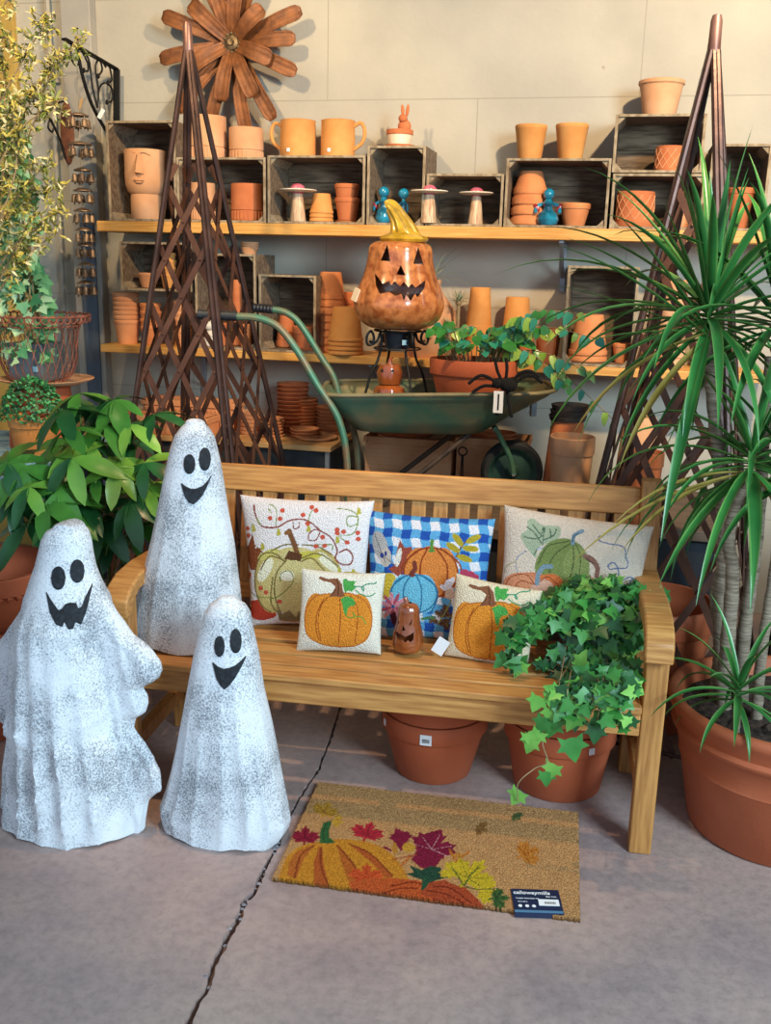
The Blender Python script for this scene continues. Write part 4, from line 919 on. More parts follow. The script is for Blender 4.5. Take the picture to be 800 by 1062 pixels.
# ---------------------------------------------------------------- ghosts
GH = M('speckled_resin', '#8f9298', '#d9dcdf', 26, .75, .5, 130, detail=10, lo=.40, hi=.60, dist=.003)
def ghost_mat():
    nt = GH.node_tree; N = nt.nodes; L = nt.links; p = N['Principled BSDF']; r = [n for n in N if n.type == 'VALTORGB'][0]
    tc = N.new('ShaderNodeTexCoord'); n = N.new('ShaderNodeTexNoise'); n.inputs['Scale'].default_value = 210; n.inputs['Detail'].default_value = 4; n.inputs['Roughness'].default_value = .75; L.new(tc.outputs['Object'], n.inputs['Vector'])
    big = N.new('ShaderNodeTexNoise'); big.inputs['Scale'].default_value = 7; big.inputs['Detail'].default_value = 6; L.new(tc.outputs['Object'], big.inputs['Vector'])
    ad = N.new('ShaderNodeMath'); ad.operation = 'MULTIPLY_ADD'; ad.inputs[1].default_value = .4; L.new(big.outputs[0], ad.inputs[0]); 
    m2 = N.new('ShaderNodeMath'); m2.operation = 'MULTIPLY'; m2.inputs[1].default_value = .6; L.new(n.outputs[0], m2.inputs[0]); L.new(m2.outputs[0], ad.inputs[2])
    r.color_ramp.elements[0].position = .40; r.color_ramp.elements[1].position = .52; r.color_ramp.elements[0].color = srgb('#7b8086'); r.color_ramp.elements[1].color = srgb('#e4e7ea')
    L.new(ad.outputs[0], r.inputs[0])
ghost_mat()
FACE = M('ghost_face_paint', '#15181d', '#2a2f36', 90, .8, .4, 200, lo=.45, hi=.7)
def ghost(label, Yc, z0, top, rows, dep, folds, fph, eyes, mouth, seed=0, foldn=9, base_px=None, lobe=None):
    """rows: (py, x left px, x right px) silhouette at the ghost's own distance"""
    data = [];
    for py, xl, xr in rows:
        a = at(xl, py, Yc); b = at(xr, py, Yc); data.append(((a.z + b.z) / 2, (a.x + b.x) / 2, (b.x - a.x) / 2 * 1.0))
    data.sort(); zs = np.array([d[0] for d in data]); cxs = np.array([d[1] for d in data]); hws = np.array([d[2] for d in data])
    ztop = at(top[0], top[1], Yc).z; ox = float(cxs[0]); o = Vector((ox, Yc, z0))
    t_ = thing('ghost_statue', label, 'ghost statue', o)
    n = 150; sg = 144; vs = []; fs = []
    for i in range(n + 1):
        u = i / n; z = z0 + (ztop - z0) * (1 - (1 - u) ** 1.25) if u < 1 else ztop
        if z > zs[-1]:
            q = (z - zs[-1]) / (ztop - zs[-1]); hw = hws[-1] * math.sqrt(max(1e-5, 1 - q * q)); cx = cxs[-1] + ((at(top[0], top[1], Yc).x) - cxs[-1]) * q
        else: hw = float(np.interp(z, zs, hws)); cx = float(np.interp(z, zs, cxs))
        un = (z - z0) / (ztop - z0); dd = min(hw * .82, dep(un)); fo = folds(un)
        for k in range(sg):
            a = 2 * PI * k / sg; ca, sa = math.cos(a), math.sin(a); e = .86
            x = hw * math.copysign(abs(ca) ** e, ca); y = dd * math.copysign(abs(sa) ** e, sa)
            if lobe is not None:
                cw, cc = lobe(un); tb = min(1, max(0, (hw / cw - 1) / .45)); cw = min(cw, hw * (.97 - .0 * tb)); cc = (cx - ox) + (cc - (cx - ox)) * tb; xx = (cx + x - ox - cc) / cw; core = dd * math.sqrt(max(0, 1 - xx * xx)) if abs(xx) < 1 else 0; wing = .034 * max(0, 1 - abs(ca) ** 6) ** .5
                y = math.copysign((core ** 4 + wing ** 4) ** .25 if sa else 0, sa)
            ph = fph; w1 = math.sin(foldn * a + ph) if lobe is None else math.sin(8.5 * (cx + x - ox - .01) / lobe(un)[0] + ph); w2 = math.sin((foldn * 1.7) // 1 * a + 1.3 * fph)
            f = fo * min(1, .45 + un * 6) * (.75 * (1 - 2 * abs(w1) ** .6) + .25 * w2)
            y += f * sa * 1.0; x += f * ca * .35
            hem = .009 * (.5 + .5 * math.sin(6 * a + fph)) * max(0, 1 - un * 14)
            vs.append((cx + x - ox, y, z - z0 + hem))
    for i in range(n):
        for k in range(sg): a = i * sg + k; b = i * sg + (k + 1) % sg; fs.append((a, b, b + sg, a + sg))
    fs.append(tuple(range(sg))[::-1]); fs.append(tuple(n * sg + k for k in range(sg)))
    m = MB().add(vs, fs); body = m.build('body', GH, t_, sharp=75)
    bvh = BVHTree.FromPolygons([Vector(v) for v in vs], fs)
    def hit(px, py, off=.0016):
        d = ray(px, py).normalized(); h = bvh.ray_cast(CAM - o, d)
        if h[0] is None: return None
        nn = h[1] if h[1].dot(d) < 0 else -h[1]; return h[0] + nn * off
    def patch(cols, name):
        m = MB(); NR = 8; NC = len(cols)
        top_ = []; 
        for x, yu, yl in cols:
            for j in range(NR + 1): 
                p = hit(x, yu + (yl - yu) * j / NR); top_.append(p if p is not None else top_[-1])
        fs = [(i * (NR + 1) + j, (i + 1) * (NR + 1) + j, (i + 1) * (NR + 1) + j + 1, i * (NR + 1) + j + 1) for i in range(NC - 1) for j in range(NR)]
        m.add(top_, fs); ob = m.build(name, FACE, t_, sharp=180); solid(ob, .0022, 0)
    for ex, ey, rx, ry in eyes:
        cols = []
        for k in range(15): q = -1 + 2 * k / 14; hh = ry * math.sqrt(max(.0, 1 - q * q)); cols.append((ex + q * rx, ey - hh - .01, ey + hh + .01))
        patch(cols, 'eye')
    up_, lo_ = mouth; ux, uy = zip(*up_); lx, ly = zip(*lo_); x0 = max(ux[0], lx[0]); x1 = min(ux[-1], lx[-1]); cols = []
    for k in range(41): x = x0 + (x1 - x0) * k / 40; a = float(np.interp(x, ux, uy)); b = float(np.interp(x, lx, ly)); cols.append((x, a, max(b, a + .05)))
    patch(cols, 'mouth')
    return t_
z8 = lambda pts: [(x / 2.2125, 420 + y / 2.2125) for x, y in pts]
rowsL = [(546, 59, 84), (551, 51, 89), (560, 46, 92), (573, 43, 94), (587, 39.5, 97), (600, 35, 102), (612, 31.5, 108), (632, 26, 121), (653, 14, 139), (666, 6, 158), (676, -2, 166), (684, -6, 168), (692, -10, 165), (699, -13, 153), (703, -14, 148), (710, -15, 153), (718, -15, 154), (727, -13, 151), (734, -10, 141), (745, -4, 139), (754, 3, 145), (761, 8, 150), (777, 8, 158), (793, 6, 166), (806, 4.5, 166), (818, 4, 155), (840, 3, 150), (862, 2, 147)]
ghost('largest ghost statue with draped sleeves and a toothed grin, at far left', 2.16, 0, (71, 541), rowsL, lambda u: .145 if u < .3 else .145 - .045 * (u - .3), lambda u: .020 * max(0, 1 - u * 1.35) ** .7, .4,
      [(60.8, 599.5, 7.4, 12.2), (80, 592.3, 7.4, 12.2)],
      ([(48.5, 614), (53, 622), (58, 629), (61, 633), (65, 631), (68, 626.5), (73, 625), (79, 625.5), (81, 631), (85, 629), (87.5, 621), (92, 612), (95.5, 605)], [(48.5, 615), (52, 635), (58.5, 648), (65, 650), (67, 644), (71, 653), (76, 652), (78, 645), (84, 647.5), (90, 632), (95.5, 607)]), foldn=10, lobe=lambda u: (.20 - .115 * u if u < .8 else .105 - .02 * (u - .8), .01))
rowsB = [(439, 193, 212), (445, 187.5, 217), (452, 183, 221), (465, 179, 224), (479, 176, 227), (505, 171, 231), (533, 166, 235), (560, 161, 240), (587, 155, 243), (610, 149, 246), (628, 145, 248), (645, 143, 250), (662, 143, 251)]
ghost('tallest ghost statue, sitting up on the left end of the bench seat', 2.48, SH + .002, (202, 434), rowsB, lambda u: .11, lambda u: .006 * max(0, 1 - u * 1.2), 1.1,
      [(196.8, 481.3, 6, 10.3), (212.4, 476.2, 6, 12)], ([(188.3, 501), (194, 505), (199, 507), (204, 506.5), (210, 504), (215, 499), (219, 493)], [(188.3, 502), (192, 515), (196, 521), (201, 523), (205, 520), (210, 514), (215, 504), (219, 494)]), foldn=7)
rowsS = [(622, 226, 246), (627, 219, 254), (635, 214, 258.5), (655, 209, 262), (680, 203.5, 267), (714, 197.5, 272), (750, 191.5, 280), (785, 185, 288), (804, 181, 292), (825, 175, 297), (843, 169, 300), (852, 171, 298), (864, 176, 292)]
ghost('small ghost statue with a plain curved smile standing before the bench', 2.22, 0, (236, 618), rowsS, lambda u: .10, lambda u: .009 * max(0, 1 - u * 1.3), 2.0,
      [(228, 670.2, 5.4, 10.8), (244.6, 664.7, 6, 12.6)], ([(221, 686.5), (226, 691), (232, 693.5), (238, 692.5), (244, 690), (250, 685), (254.8, 680)], [(221, 688), (224.6, 703), (229, 711), (233, 715), (238, 711), (244, 703), (250, 692), (254.8, 681.5)]), foldn=8)
# ---------------------------------------------------------------- painted patterns
class Paint:
    def __init__(s, X, Y, base, conv): s.X, s.Y = X, Y; s.c = np.tile(np.array(srgb(base)[:3]), (len(X), 1)); s.conv = conv; s.o = (0, 0, 1)
    def org(s, ox, oy, k): s.o = (ox, oy, k); return s
    def pts(s, P): return [s.conv(s.o[0] + x / s.o[2], s.o[1] + y / s.o[2]) for x, y in P]
    def mask(s, Q):
        Q = np.array(Q); ins = np.zeros(len(s.X), bool); n = len(Q); x, y = s.X, s.Y
        bb = (x >= Q[:, 0].min()) & (x <= Q[:, 0].max()) & (y >= Q[:, 1].min()) & (y <= Q[:, 1].max()); ix = np.where(bb)[0]
        if len(ix) == 0: return ins
        xs, ys = x[ix], y[ix]; r = np.zeros(len(ix), bool)
        for i in range(n):
            x0, y0 = Q[i]; x1, y1 = Q[(i + 1) % n]
            if y0 == y1: continue
            c = ((y0 > ys) != (y1 > ys)) & (xs < (x1 - x0) * (ys - y0) / (y1 - y0) + x0); r ^= c
        ins[ix] = r; return ins
    def setm(s, m, col, var=.08, mix=1):
        k = int(m.sum()); 
        if k: s.c[m] = s.c[m] * (1 - mix) + mix * np.array(srgb(col)[:3]) * (1 + np.random.uniform(-var, var, (k, 1)))
    def poly(s, P, col, var=.1, sm=False, mix=1):
        if sm: P = [(p.x, p.y) for p in smoothpts([(x, y, 0) for x, y in P + [P[0]]], 5)]
        s.setm(s.mask(s.pts(P)), col, var, mix); return s
    def ell(s, cx, cy, rx, ry, col, var=.1, rot=0, mix=1):
        P = []
        for k in range(28): a = 2 * PI * k / 28; x, y = rx * math.cos(a), ry * math.sin(a); P.append((cx + x * math.cos(rot) - y * math.sin(rot), cy + x * math.sin(rot) + y * math.cos(rot)))
        return s.poly(P, col, var, mix=mix)
    def line(s, P, w, col, sm=True, var=.1):
        if sm and len(P) > 2: P = [(p.x, p.y) for p in smoothpts([(x, y, 0) for x, y in P], 5)]
        Q = np.array(s.pts(P)); wm = w; d2 = np.full(len(s.X), 1e9)
        for i in range(len(Q) - 1):
            a, b = Q[i], Q[i + 1]; ab = b - a; L = (ab ** 2).sum() + 1e-12
            t = np.clip(((s.X - a[0]) * ab[0] + (s.Y - a[1]) * ab[1]) / L, 0, 1)
            d2 = np.minimum(d2, (s.X - a[0] - t * ab[0]) ** 2 + (s.Y - a[1] - t * ab[1]) ** 2)
        s.setm(d2 < (wm / 2) ** 2, col, var); return s
    def pumpkin(s, cx, cy, rx, ry, col, dark, segs=(-.55, -.1, .45), w=.0022, top=.82, var=.15):
        for k in (-1, 1): s.ell(cx + k * rx * .45, cy, rx * .55, ry * .93, col, var)
        s.ell(cx, cy, rx * .7, ry, col, var)
        for q in segs: s.line([(cx + q * rx * .35, cy - ry * .9), (cx + q * rx * 1.05, cy - ry * .35), (cx + q * rx * 1.1, cy + ry * .3), (cx + q * rx * .8, cy + ry * .92)], w, dark)
        P = []
        for k in range(37): a = 2 * PI * k / 36; P.append((cx + rx * math.cos(a), cy + ry * .93 * math.sin(a)))
        s.line(P, w, dark, sm=False); return s
    def maple(s, cx, cy, r, rot, col, vein=None, w=.0015, var=.15, sq=.8):
        H = [(0, 1), (.13, .74), (.27, .80), (.20, .38), (.42, .62), (.50, .52), (.78, .56), (.70, .34), (.95, .22), (.55, -.08), (.62, -.24), (.08, -.2), (.05, -.5)]; P = []; ca, sa = math.cos(rot), math.sin(rot)
        for x, y in H + [(-x, y) for x, y in H[::-1]][:-1]: P.append((cx + r * (y * ca - x * sa), cy + sq * r * (y * sa + x * ca)))
        s.poly(P, col, var)
        if vein:
            for k in (0, 3, 5.2, 14.8, 17): a = 2 * PI * k / 20 + rot; s.line([(cx, cy), (cx + .75 * r * math.cos(a), cy + sq * .75 * r * math.sin(a))], w, vein)
        return s
    def apply(s, me, nfront):
        ca = me.color_attributes.new('Col', 'FLOAT_COLOR', 'POINT'); arr = np.ones((len(me.vertices), 4), np.float32); arr[:nfront, :3] = np.clip(s.c, 0, 1); arr[nfront:, :3] = s.back
        ca.data.foreach_set('color', arr.ravel())
HOOK = painted('hooked_wool')
def seat(px, ly):
    lo, hi = 560, 760
    for _ in range(40):
        m_ = (lo + hi) / 2
        if (BMi @ ground(px, m_, SH)).y > ly: lo = m_
        else: hi = m_
    return (px, lo)
def cushion(label, corners, basepx, tilt, yaw, T, base, painter, N=190, zb=SH, mat=HOOK, backcol=None, cut=None):
    """corners: TL TR BR BL as seen; the cushion stands on basepx of the seat and leans back by tilt"""
    b = ground(basepx[0], basepx[1], zb); Rm = Matrix.Rotation(yaw, 3, 'Z') @ Matrix.Rotation(-tilt, 3, 'X')
    ex, ez, nn = Rm @ Vector((1, 0, 0)), Rm @ Vector((0, 0, 1)), Rm @ Vector((0, 1, 0))
    b = Vector(b) + nn * T * .55
    f0 = b - nn * T * .5
    def conv(px, py): d = ray(px, py); k = (f0 - CAM).dot(nn) / d.dot(nn); p = CAM + d * k - f0; return (p.dot(ex), p.dot(ez))
    c = [np.array(conv(*q)) for q in corners]; low = min(c[2][1], c[3][1])
    TL, TR, BR_, BL = c; vs = []; fs = []
    def pos(u, v, side):
        q = (1 - v) * ((1 - u) * BL + u * BR_) + v * ((1 - u) * TL + u * TR); cu_, cv = 2 * u - 1, 2 * v - 1
        ctr = (TL + TR + BR_ + BL) / 4; pin = 1 - .045 * (1 - cu_ ** 2) * abs(cv) ** 3 - .0; pin2 = 1 - .045 * (1 - cv ** 2) * abs(cu_) ** 3
        x = ctr[0] + (q[0] - ctr[0]) * pin2; z = ctr[1] + (q[1] - ctr[1]) * pin
        th = T / 2 * max(0, (1 - cu_ ** 4) * (1 - cv ** 4)) ** .55 + .003; return x, z, th * side
    XY = []
    for j in range(N + 1):
        for i in range(N + 1):
            x, z, y = pos(i / N, j / N, -1); XY.append((x, z)); vs.append((x, y, z))
    for j in range(N):
        for i in range(N): a = j * (N + 1) + i; fs.append((a, a + 1, a + N + 2, a + N + 1))
    nf = len(vs)
    K = 30
    for j in range(K + 1):
        for i in range(K + 1): x, z, y = pos(i / K, j / K, 1); vs.append((x, y, z))
    for j in range(K):
        for i in range(K): a = nf + j * (K + 1) + i; fs.append((a, a + K + 1, a + K + 2, a + 1))
    # edge band
    def fr(i, j): return j * (N + 1) + i
    def bk(i, j): return nf + j * (K + 1) + i
    ringF = [fr(i, 0) for i in range(N)] + [fr(N, j) for j in range(N)] + [fr(N - i, N) for i in range(N)] + [fr(0, N - j) for j in range(N)]
    ringB = [bk(i, 0) for i in range(K)] + [bk(K, j) for j in range(K)] + [bk(K - i, K) for i in range(K)] + [bk(0, K - j) for j in range(K)]
    nF, nB = len(ringF), len(ringB)
    for i in range(nF):
        a, b2 = ringF[i], ringF[(i + 1) % nF]; p, q = ringB[int(i * nB / nF) % nB], ringB[int((i + 1) * nB / nF) % nB]
        fs.append((a, p, b2) if p == q else (a, p, q, b2))
    vs = [(v[0], v[1], v[2] - low + .0) for v in vs]
    org = f0 + ez * low + nn * T * .5
    me = bpy.data.meshes.new('cushion'); me.from_pydata(vs, [], fs); me.materials.append(mat)
    XY = np.array(XY); P = Paint(XY[:, 0], XY[:, 1], base, conv); P.back = np.array(srgb(backcol or base)[:3]); P.c *= 1 + np.random.uniform(-.07, .07, (len(P.X), 1)); painter(P); P.apply(me, nf); me.shade_smooth()
    o = bpy.data.objects.new('cushion', me); C.objects.link(o); o.matrix_world = Matrix.Translation(org) @ Rm.to_4x4(); tag(o, label, 'cushion', 'pumpkin cushions on the bench'); return o
def small_pumpkin(P, stem, leafc):
    pass
def p_white(P):
    P.org(240, 505, 5)
    P.poly([(60, 600), (150, 590), (230, 660), (180, 690), (110, 690), (70, 650)], '#b8402c', sm=True).poly([(240, 690), (300, 670), (360, 690), (340, 705), (260, 700)], '#b98a4a')
    for x, y, r in ((100, 340, 45), (95, 385, 40)): P.maple(x, y, r * 1.5, -1.4, '#8a4a2c', '#5c2d1c')
    P.poly([(105, 240), (125, 330), (150, 350), (120, 430), (90, 430), (60, 350)], '#8a4a2c')
    G = '#cbb877'; D = '#7d6b3c'
    P.ell(210, 490, 95, 165, '#c3ad6a').ell(460, 470, 110, 150, '#c3ad6a').ell(330, 480, 190, 170, G).ell(330, 500, 120, 185, '#cdbd80')
    P.ell(175, 430, 30, 70, '#ece6c8', rot=.5).ell(500, 390, 25, 70, '#ece6c8', rot=-.8).ell(290, 460, 38, 28, '#f0ead2').ell(400, 355, 70, 20, '#c9bc50').ell(190, 350, 60, 22, '#c9c06a', rot=-.4)
    for q in ([(275, 385), (225, 345), (160, 350), (125, 420), (118, 520), (150, 610), (200, 650)], [(285, 380), (235, 450), (225, 560), (260, 670)], [(285, 385), (200, 360), (150, 430)], [(365, 385), (420, 370), (490, 440)], [(365, 370), (450, 345), (540, 400), (570, 450)], [(350, 300), (280, 300), (210, 330)], [(370, 300), (450, 310), (520, 350)], [(215, 470), (205, 600), (250, 670)]): P.line(q, .0045, D)
    P.poly([(230, 620), (260, 660), (300, 640), (330, 680), (350, 640), (360, 700), (240, 695)], '#8d7b55')
    P.line([(300, 230), (325, 290), (345, 350)], .016, '#7a4f30').poly([(275, 375), (300, 330), (370, 350), (360, 385)], '#5d3a24').line([(295, 235), (285, 240)], .012, '#8a5c38')
    P.line([(255, 490), (260, 450), (300, 435), (322, 465), (310, 510), (240, 570), (190, 575), (130, 570), (85, 540), (70, 500)], .003, '#6f7c3c')
    V = '#8a4438'; Gv = '#7b8f3c'
    P.line([(110, 95), (115, 130), (140, 185), (170, 208), (240, 208), (300, 175), (370, 168), (420, 190), (460, 225), (520, 265), (550, 330), (540, 370), (570, 400), (615, 400), (628, 360), (600, 325), (560, 340)], .0048, V)
    P.line([(320, 180), (325, 215), (350, 210), (352, 180)], .0035, V).line([(400, 250), (405, 275), (440, 275), (460, 230), (430, 222), (402, 245)], .0035, V)
    P.line([(130, 165), (150, 200)], .004, Gv).line([(190, 90), (215, 100), (232, 130), (232, 200)], .003, Gv).line([(195, 125), (188, 110), (205, 135)], .003, Gv).line([(545, 112), (610, 120), (650, 150), (650, 200), (625, 245), (560, 250), (540, 245)], .0032, Gv).line([(650, 155), (610, 150), (595, 175), (610, 205), (645, 195)], .0032, Gv)
    P.line([(400, 180), (410, 130), (440, 110)], .003, Gv).line([(480, 300), (470, 330)], .003, Gv).line([(440, 300), (520, 300), (525, 330)], .003, Gv).line([(95, 220), (105, 190)], .003, Gv).line([(560, 255), (600, 290)], .003, Gv)
    for x, y in ((245, 235), (160, 310), (655, 125), (110, 215), (550, 275), (400, 215), (560, 435), (630, 445)): P.poly([(x - 10, y + 20), (x - 5, y - 22), (x + 8, y - 15), (x + 14, y + 15)], '#b5a944')
    P.poly([(560, 455), (590, 440), (640, 440), (670, 450)], '#b59a3a')
    for x, y in ((262, 122), (200, 162), (252, 165), (412, 105), (435, 122), (370, 145), (395, 190), (75, 215), (80, 252), (548, 222), (550, 240), (582, 232), (652, 238), (655, 270), (600, 288), (475, 260), (485, 305), (440, 308), (150, 525), (178, 548), (250, 595), (75, 470), (80, 455)): P.ell(x, y, 13, 12, '#c8553f')
def p_blue(P):
    P.org(370, 520, 5); c = 50
    m_ = np.array([P.conv(379, 530), P.conv(512, 539), P.conv(383, 656)]); u = (m_[1] - m_[0]) / 13.4; v = (m_[2] - m_[0]) / 13.4
    A = np.stack([u, v], 1); I = np.linalg.inv(A); D = np.stack([P.X - m_[0][0], P.Y - m_[0][1]]); q = I @ D; i = np.floor(q[0] + .2 + .08 * np.sin(q[1] * 3)).astype(int); j = np.floor(q[1] + .3 + .08 * np.sin(q[0] * 2.7)).astype(int)
    P.setm((i % 2 == 0) & (j % 2 == 0), '#2450a0', .12); P.setm((i % 2 == 1) & (j % 2 == 1), '#e6dfdf', .06); P.setm((i + j) % 2 == 1, '#5fa3cc', .1)
    P.ell(120, 230, 40, 80, '#b3ada8', rot=-.3).ell(150, 290, 30, 50, '#c4b6a8').line([(90, 170), (150, 320)], .003, '#7c7a78').line([(110, 260), (200, 330)], .003, '#8a7a70')
    P.poly([(225, 200), (250, 240), (290, 235), (270, 330), (215, 390), (165, 350), (200, 330), (205, 270)], '#9c4a38').ell(218, 290, 14, 50, '#e5dccb', rot=.2)
    P.ell(130, 280, 10, 14, '#2c3c80').ell(150, 270, 7, 12, '#2c3c80')
    P.pumpkin(385, 370, 140, 140, '#d8813c', '#93401f', (-.95, -.35, .55, 1.0), .005); P.line([(392, 205), (390, 250)], .011, '#5d8a3c').poly([(370, 265), (390, 230), (410, 262)], '#5d8a3c')
    P.line([(515, 290), (560, 215), (620, 190)], .004, '#7a4a28')
    for x, y, r in ((525, 200, .9), (605, 195, -.45), (500, 240, .6), (590, 245, .1), (560, 295, .35)): P.ell(x, y, 42, 17, '#b09a2e', rot=r)
    P.ell(170, 420, 38, 50, '#d0b23c').ell(150, 480, 25, 30, '#c8a838').poly([(120, 370), (150, 365), (150, 400)], '#4a5a30')
    P.pumpkin(298, 480, 120, 108, '#6fb7cf', '#2d6f94', (-.9, -.4, .3, .9), .0042); P.line([(300, 320), (303, 350), (285, 375)], .014, '#7a3a2c').poly([(265, 380), (290, 360), (310, 385), (290, 395)], '#7a3a2c')
    for k in range(11):
        a = k * PI * 2 / 11; P.ell(190 + 42 * math.cos(a), 545 + 42 * math.sin(a), 34, 10, '#b04f62' if k % 2 else '#d88a94', rot=a)
    P.poly([(170, 590), (200, 570), (220, 640), (190, 650)], '#4a1f2a')
    for x, y in ((560, 370), (590, 380), (610, 395), (550, 400)): P.ell(x, y, 24, 18, '#b4405a')
    for x, y, rr in ((460, 450, .5), (490, 420, -1), (490, 460, 1.2), (470, 430, 2)): P.ell(x, y, 30, 14, '#e8dfe4', rot=rr)
    P.ell(485, 480, 26, 28, '#dcb9a0')
    for x, y in ((430, 590), (470, 560), (450, 620), (490, 600), (400, 610), (470, 640)): P.maple(x, y, 40, x * .1, '#5c3530', '#8a7a40')
    P.line([(420, 640), (480, 540), (490, 510)], .004, '#8f8a4a').line([(340, 610), (400, 600)], .008, '#4a7a50')
def p_lumbar(P):
    P.org(510, 515, 4.444)
    P.poly([(165, 110), (190, 100), (235, 130), (300, 135), (320, 150), (310, 190), (260, 215), (215, 235), (205, 280), (165, 240), (135, 180), (165, 150)], '#a9b394', sm=True)
    for q in ([(150, 185), (200, 195), (240, 180)], [(235, 225), (240, 180), (245, 145)], [(230, 215), (200, 170), (165, 140)], [(240, 200), (285, 180), (300, 150)], [(230, 180), (190, 130)], [(215, 235), (195, 270)], [(270, 150), (275, 185)], [(240, 140), (232, 170)]): P.line(q, .0034, '#4c6650')
    P.line([(160, 250), (120, 280), (112, 320), (125, 360)], .003, '#8d93a5').line([(215, 240), (250, 235)], .006, '#b9bcc8').line([(110, 300), (70, 320), (60, 350)], .004, '#b5ab8c')
    P.ell(330, 310, 118, 118, '#7c8a4e', rot=.0).ell(300, 330, 100, 110, '#7c8a4e').ell(390, 330, 62, 100, '#8a9658')
    for q in ([(365, 215), (300, 260), (270, 310), (270, 400)], [(375, 215), (378, 300), (355, 410)], [(385, 215), (410, 280), (400, 410)], [(360, 205), (260, 230), (215, 310)]): P.line(q, .003, '#4e5a34')
    P.line([(375, 215), (380, 180), (420, 158)], .011, '#7d93a0').line([(372, 210), (382, 182), (400, 170)], .004, '#4f6674')
    P.line([(430, 275), (465, 290), (488, 330), (485, 365)], .014, '#8c6456').line([(435, 285), (470, 310)], .004, '#5c3a34')
    P.ell(170, 410, 120, 62, '#cf7f58').ell(130, 410, 80, 60, '#d99069').ell(270, 400, 60, 45, '#d4733f').ell(235, 430, 55, 50, '#d9a58c')
    for q in ([(200, 405), (160, 360), (90, 370), (60, 420)], [(200, 405), (130, 390), (100, 440)], [(210, 400), (260, 370), (310, 410)]): P.line(q, .0028, '#9c4d30')
    P.line([(210, 400), (215, 360), (240, 325), (275, 322)], .013, '#7f95a2')
    P.ell(360, 460, 80, 55, '#b8a3a6').line([(330, 495), (370, 440), (430, 420)], .004, '#6c5560').line([(420, 470), (400, 430)], .003, '#8c7580')
    for x, y, r in ((480, 400, .9), (520, 420, .6), (550, 400, .4), (500, 440, .2), (600, 425, .1), (470, 430, 1.2), (540, 440, -.2), (570, 440, .5)): P.ell(x, y, 42, 12, '#c79a80', rot=r).line([(x - 20, y - 12 * r), (x + 20, y + 14 * r)], .003, '#8d5b48')
    N_ = '#5d6c92'
    P.line([(510, 185), (497, 182), (500, 205), (545, 218), (590, 225), (615, 240), (620, 280), (630, 310), (620, 330), (580, 330), (545, 335), (540, 315), (565, 305), (585, 340), (590, 390), (640, 372), (675, 395), (665, 412), (640, 408), (650, 380), (680, 400)], .0034, N_)
def p_small(ox, oy, k, q):
    def f(P):
        P.org(ox, oy, k)
        dx, dy, s = q; T = lambda pts: [(dx + x * s, dy + y * s) for x, y in pts]
        for cx, cy, rx, ry in ((240, 440, 92, 185), (570, 450, 95, 190), (330, 460, 110, 200), (480, 460, 110, 205), (410, 450, 130, 210)): P.poly(T([(cx + rx * math.cos(a * PI / 14), cy + ry * math.sin(a * PI / 14)) for a in range(28)]), '#dd8a2e', .22)
        P.poly(T([(245, 270), (180, 340), (150, 450), (170, 570), (250, 630), (330, 655), (450, 665), (560, 645), (640, 560), (660, 440), (620, 330), (540, 270), (470, 255), (330, 260)]), '#dd8a2e', .22, True)
        for l in ([(330, 285), (275, 360), (255, 480), (275, 620)], [(420, 285), (425, 450), (405, 650)], [(500, 275), (555, 370), (550, 500), (530, 640)], [(300, 300), (250, 400), (240, 520), (260, 610)]): P.line(T(l), .0028, '#a04f1c')
        P.line(T([(245, 270), (180, 340), (150, 450), (170, 570), (250, 630), (330, 655), (450, 665), (560, 645), (640, 560), (660, 440), (620, 330), (540, 270), (470, 255), (330, 260), (245, 270)]), .0028, '#b8622a')
        P.poly(T([(335, 285), (370, 240), (385, 205), (345, 175), (290, 165), (255, 145), (265, 130), (330, 150), (400, 145), (435, 190), (445, 245), (460, 275), (430, 285), (390, 280)]), '#86553a').line(T([(395, 160), (410, 210), (405, 270)]), .0028, '#4e2c1e').line(T([(360, 270), (385, 230)]), .002, '#4e2c1e')
        G = '#4fa04a'
        P.poly(T([(440, 160), (460, 145), (480, 165), (540, 165), (525, 195), (545, 210), (510, 245), (480, 235), (460, 255), (445, 210)]), G, .2).poly(T([(425, 300), (470, 275), (520, 295), (540, 330), (530, 350), (500, 350), (480, 370), (470, 430), (450, 400), (440, 340)]), G, .2)
        P.line(T([(460, 410), (480, 435), (530, 435), (515, 400), (540, 430), (590, 440), (615, 490)]), .0032, '#6f9a3a').line(T([(530, 205), (590, 210), (600, 240), (585, 215), (620, 190), (680, 185), (690, 175)]), .0034, '#3c8f6c').line(T([(540, 235), (580, 265), (640, 280), (680, 260)]), .0034, '#3c8f5c')
    return f
BRc = BR
cushion('large white cushion embroidered with a pale green pumpkin and berry vines', [(245, 512.5), (386, 519), (375, 652), (257, 650)], seat(316, .295), .26, BRc, .085, '#e6dedb', p_white)
cushion('blue gingham cushion with an orange and a light blue pumpkin', [(377.5, 528.5), (513, 538), (500, 669), (380, 662)], seat(440, .295), .26, BRc - .03, .085, '#5fa3cc', p_blue, backcol='#2450a0')
cushion('rectangular cream cushion with a dark green pumpkin behind the ivy', [(523, 523), (681, 546), (661, 656), (515, 640)], seat(588, .285), .27, BRc + .02, .085, '#dcc9b4', p_lumbar)
cushion('small cream cushion with an orange pumpkin leaning on the white cushion', [(311, 590.5), (398.5, 595.5), (393.5, 680.5), (305, 676.5)], seat(350, .165), .20, BRc, .055, '#e9e0cc', p_small(295, 580, 7.273, (0, 0, 1)), N=150)
cushion('small cream cushion with an orange pumpkin, half covered by ivy', [(472, 595.5), (562, 614), (546, 700), (459.5, 681)], seat(503, .20), .20, BRc - .08, .055, '#e2cfae', p_small(450, 585, 6.667, (-15, 10, .985)), N=150)
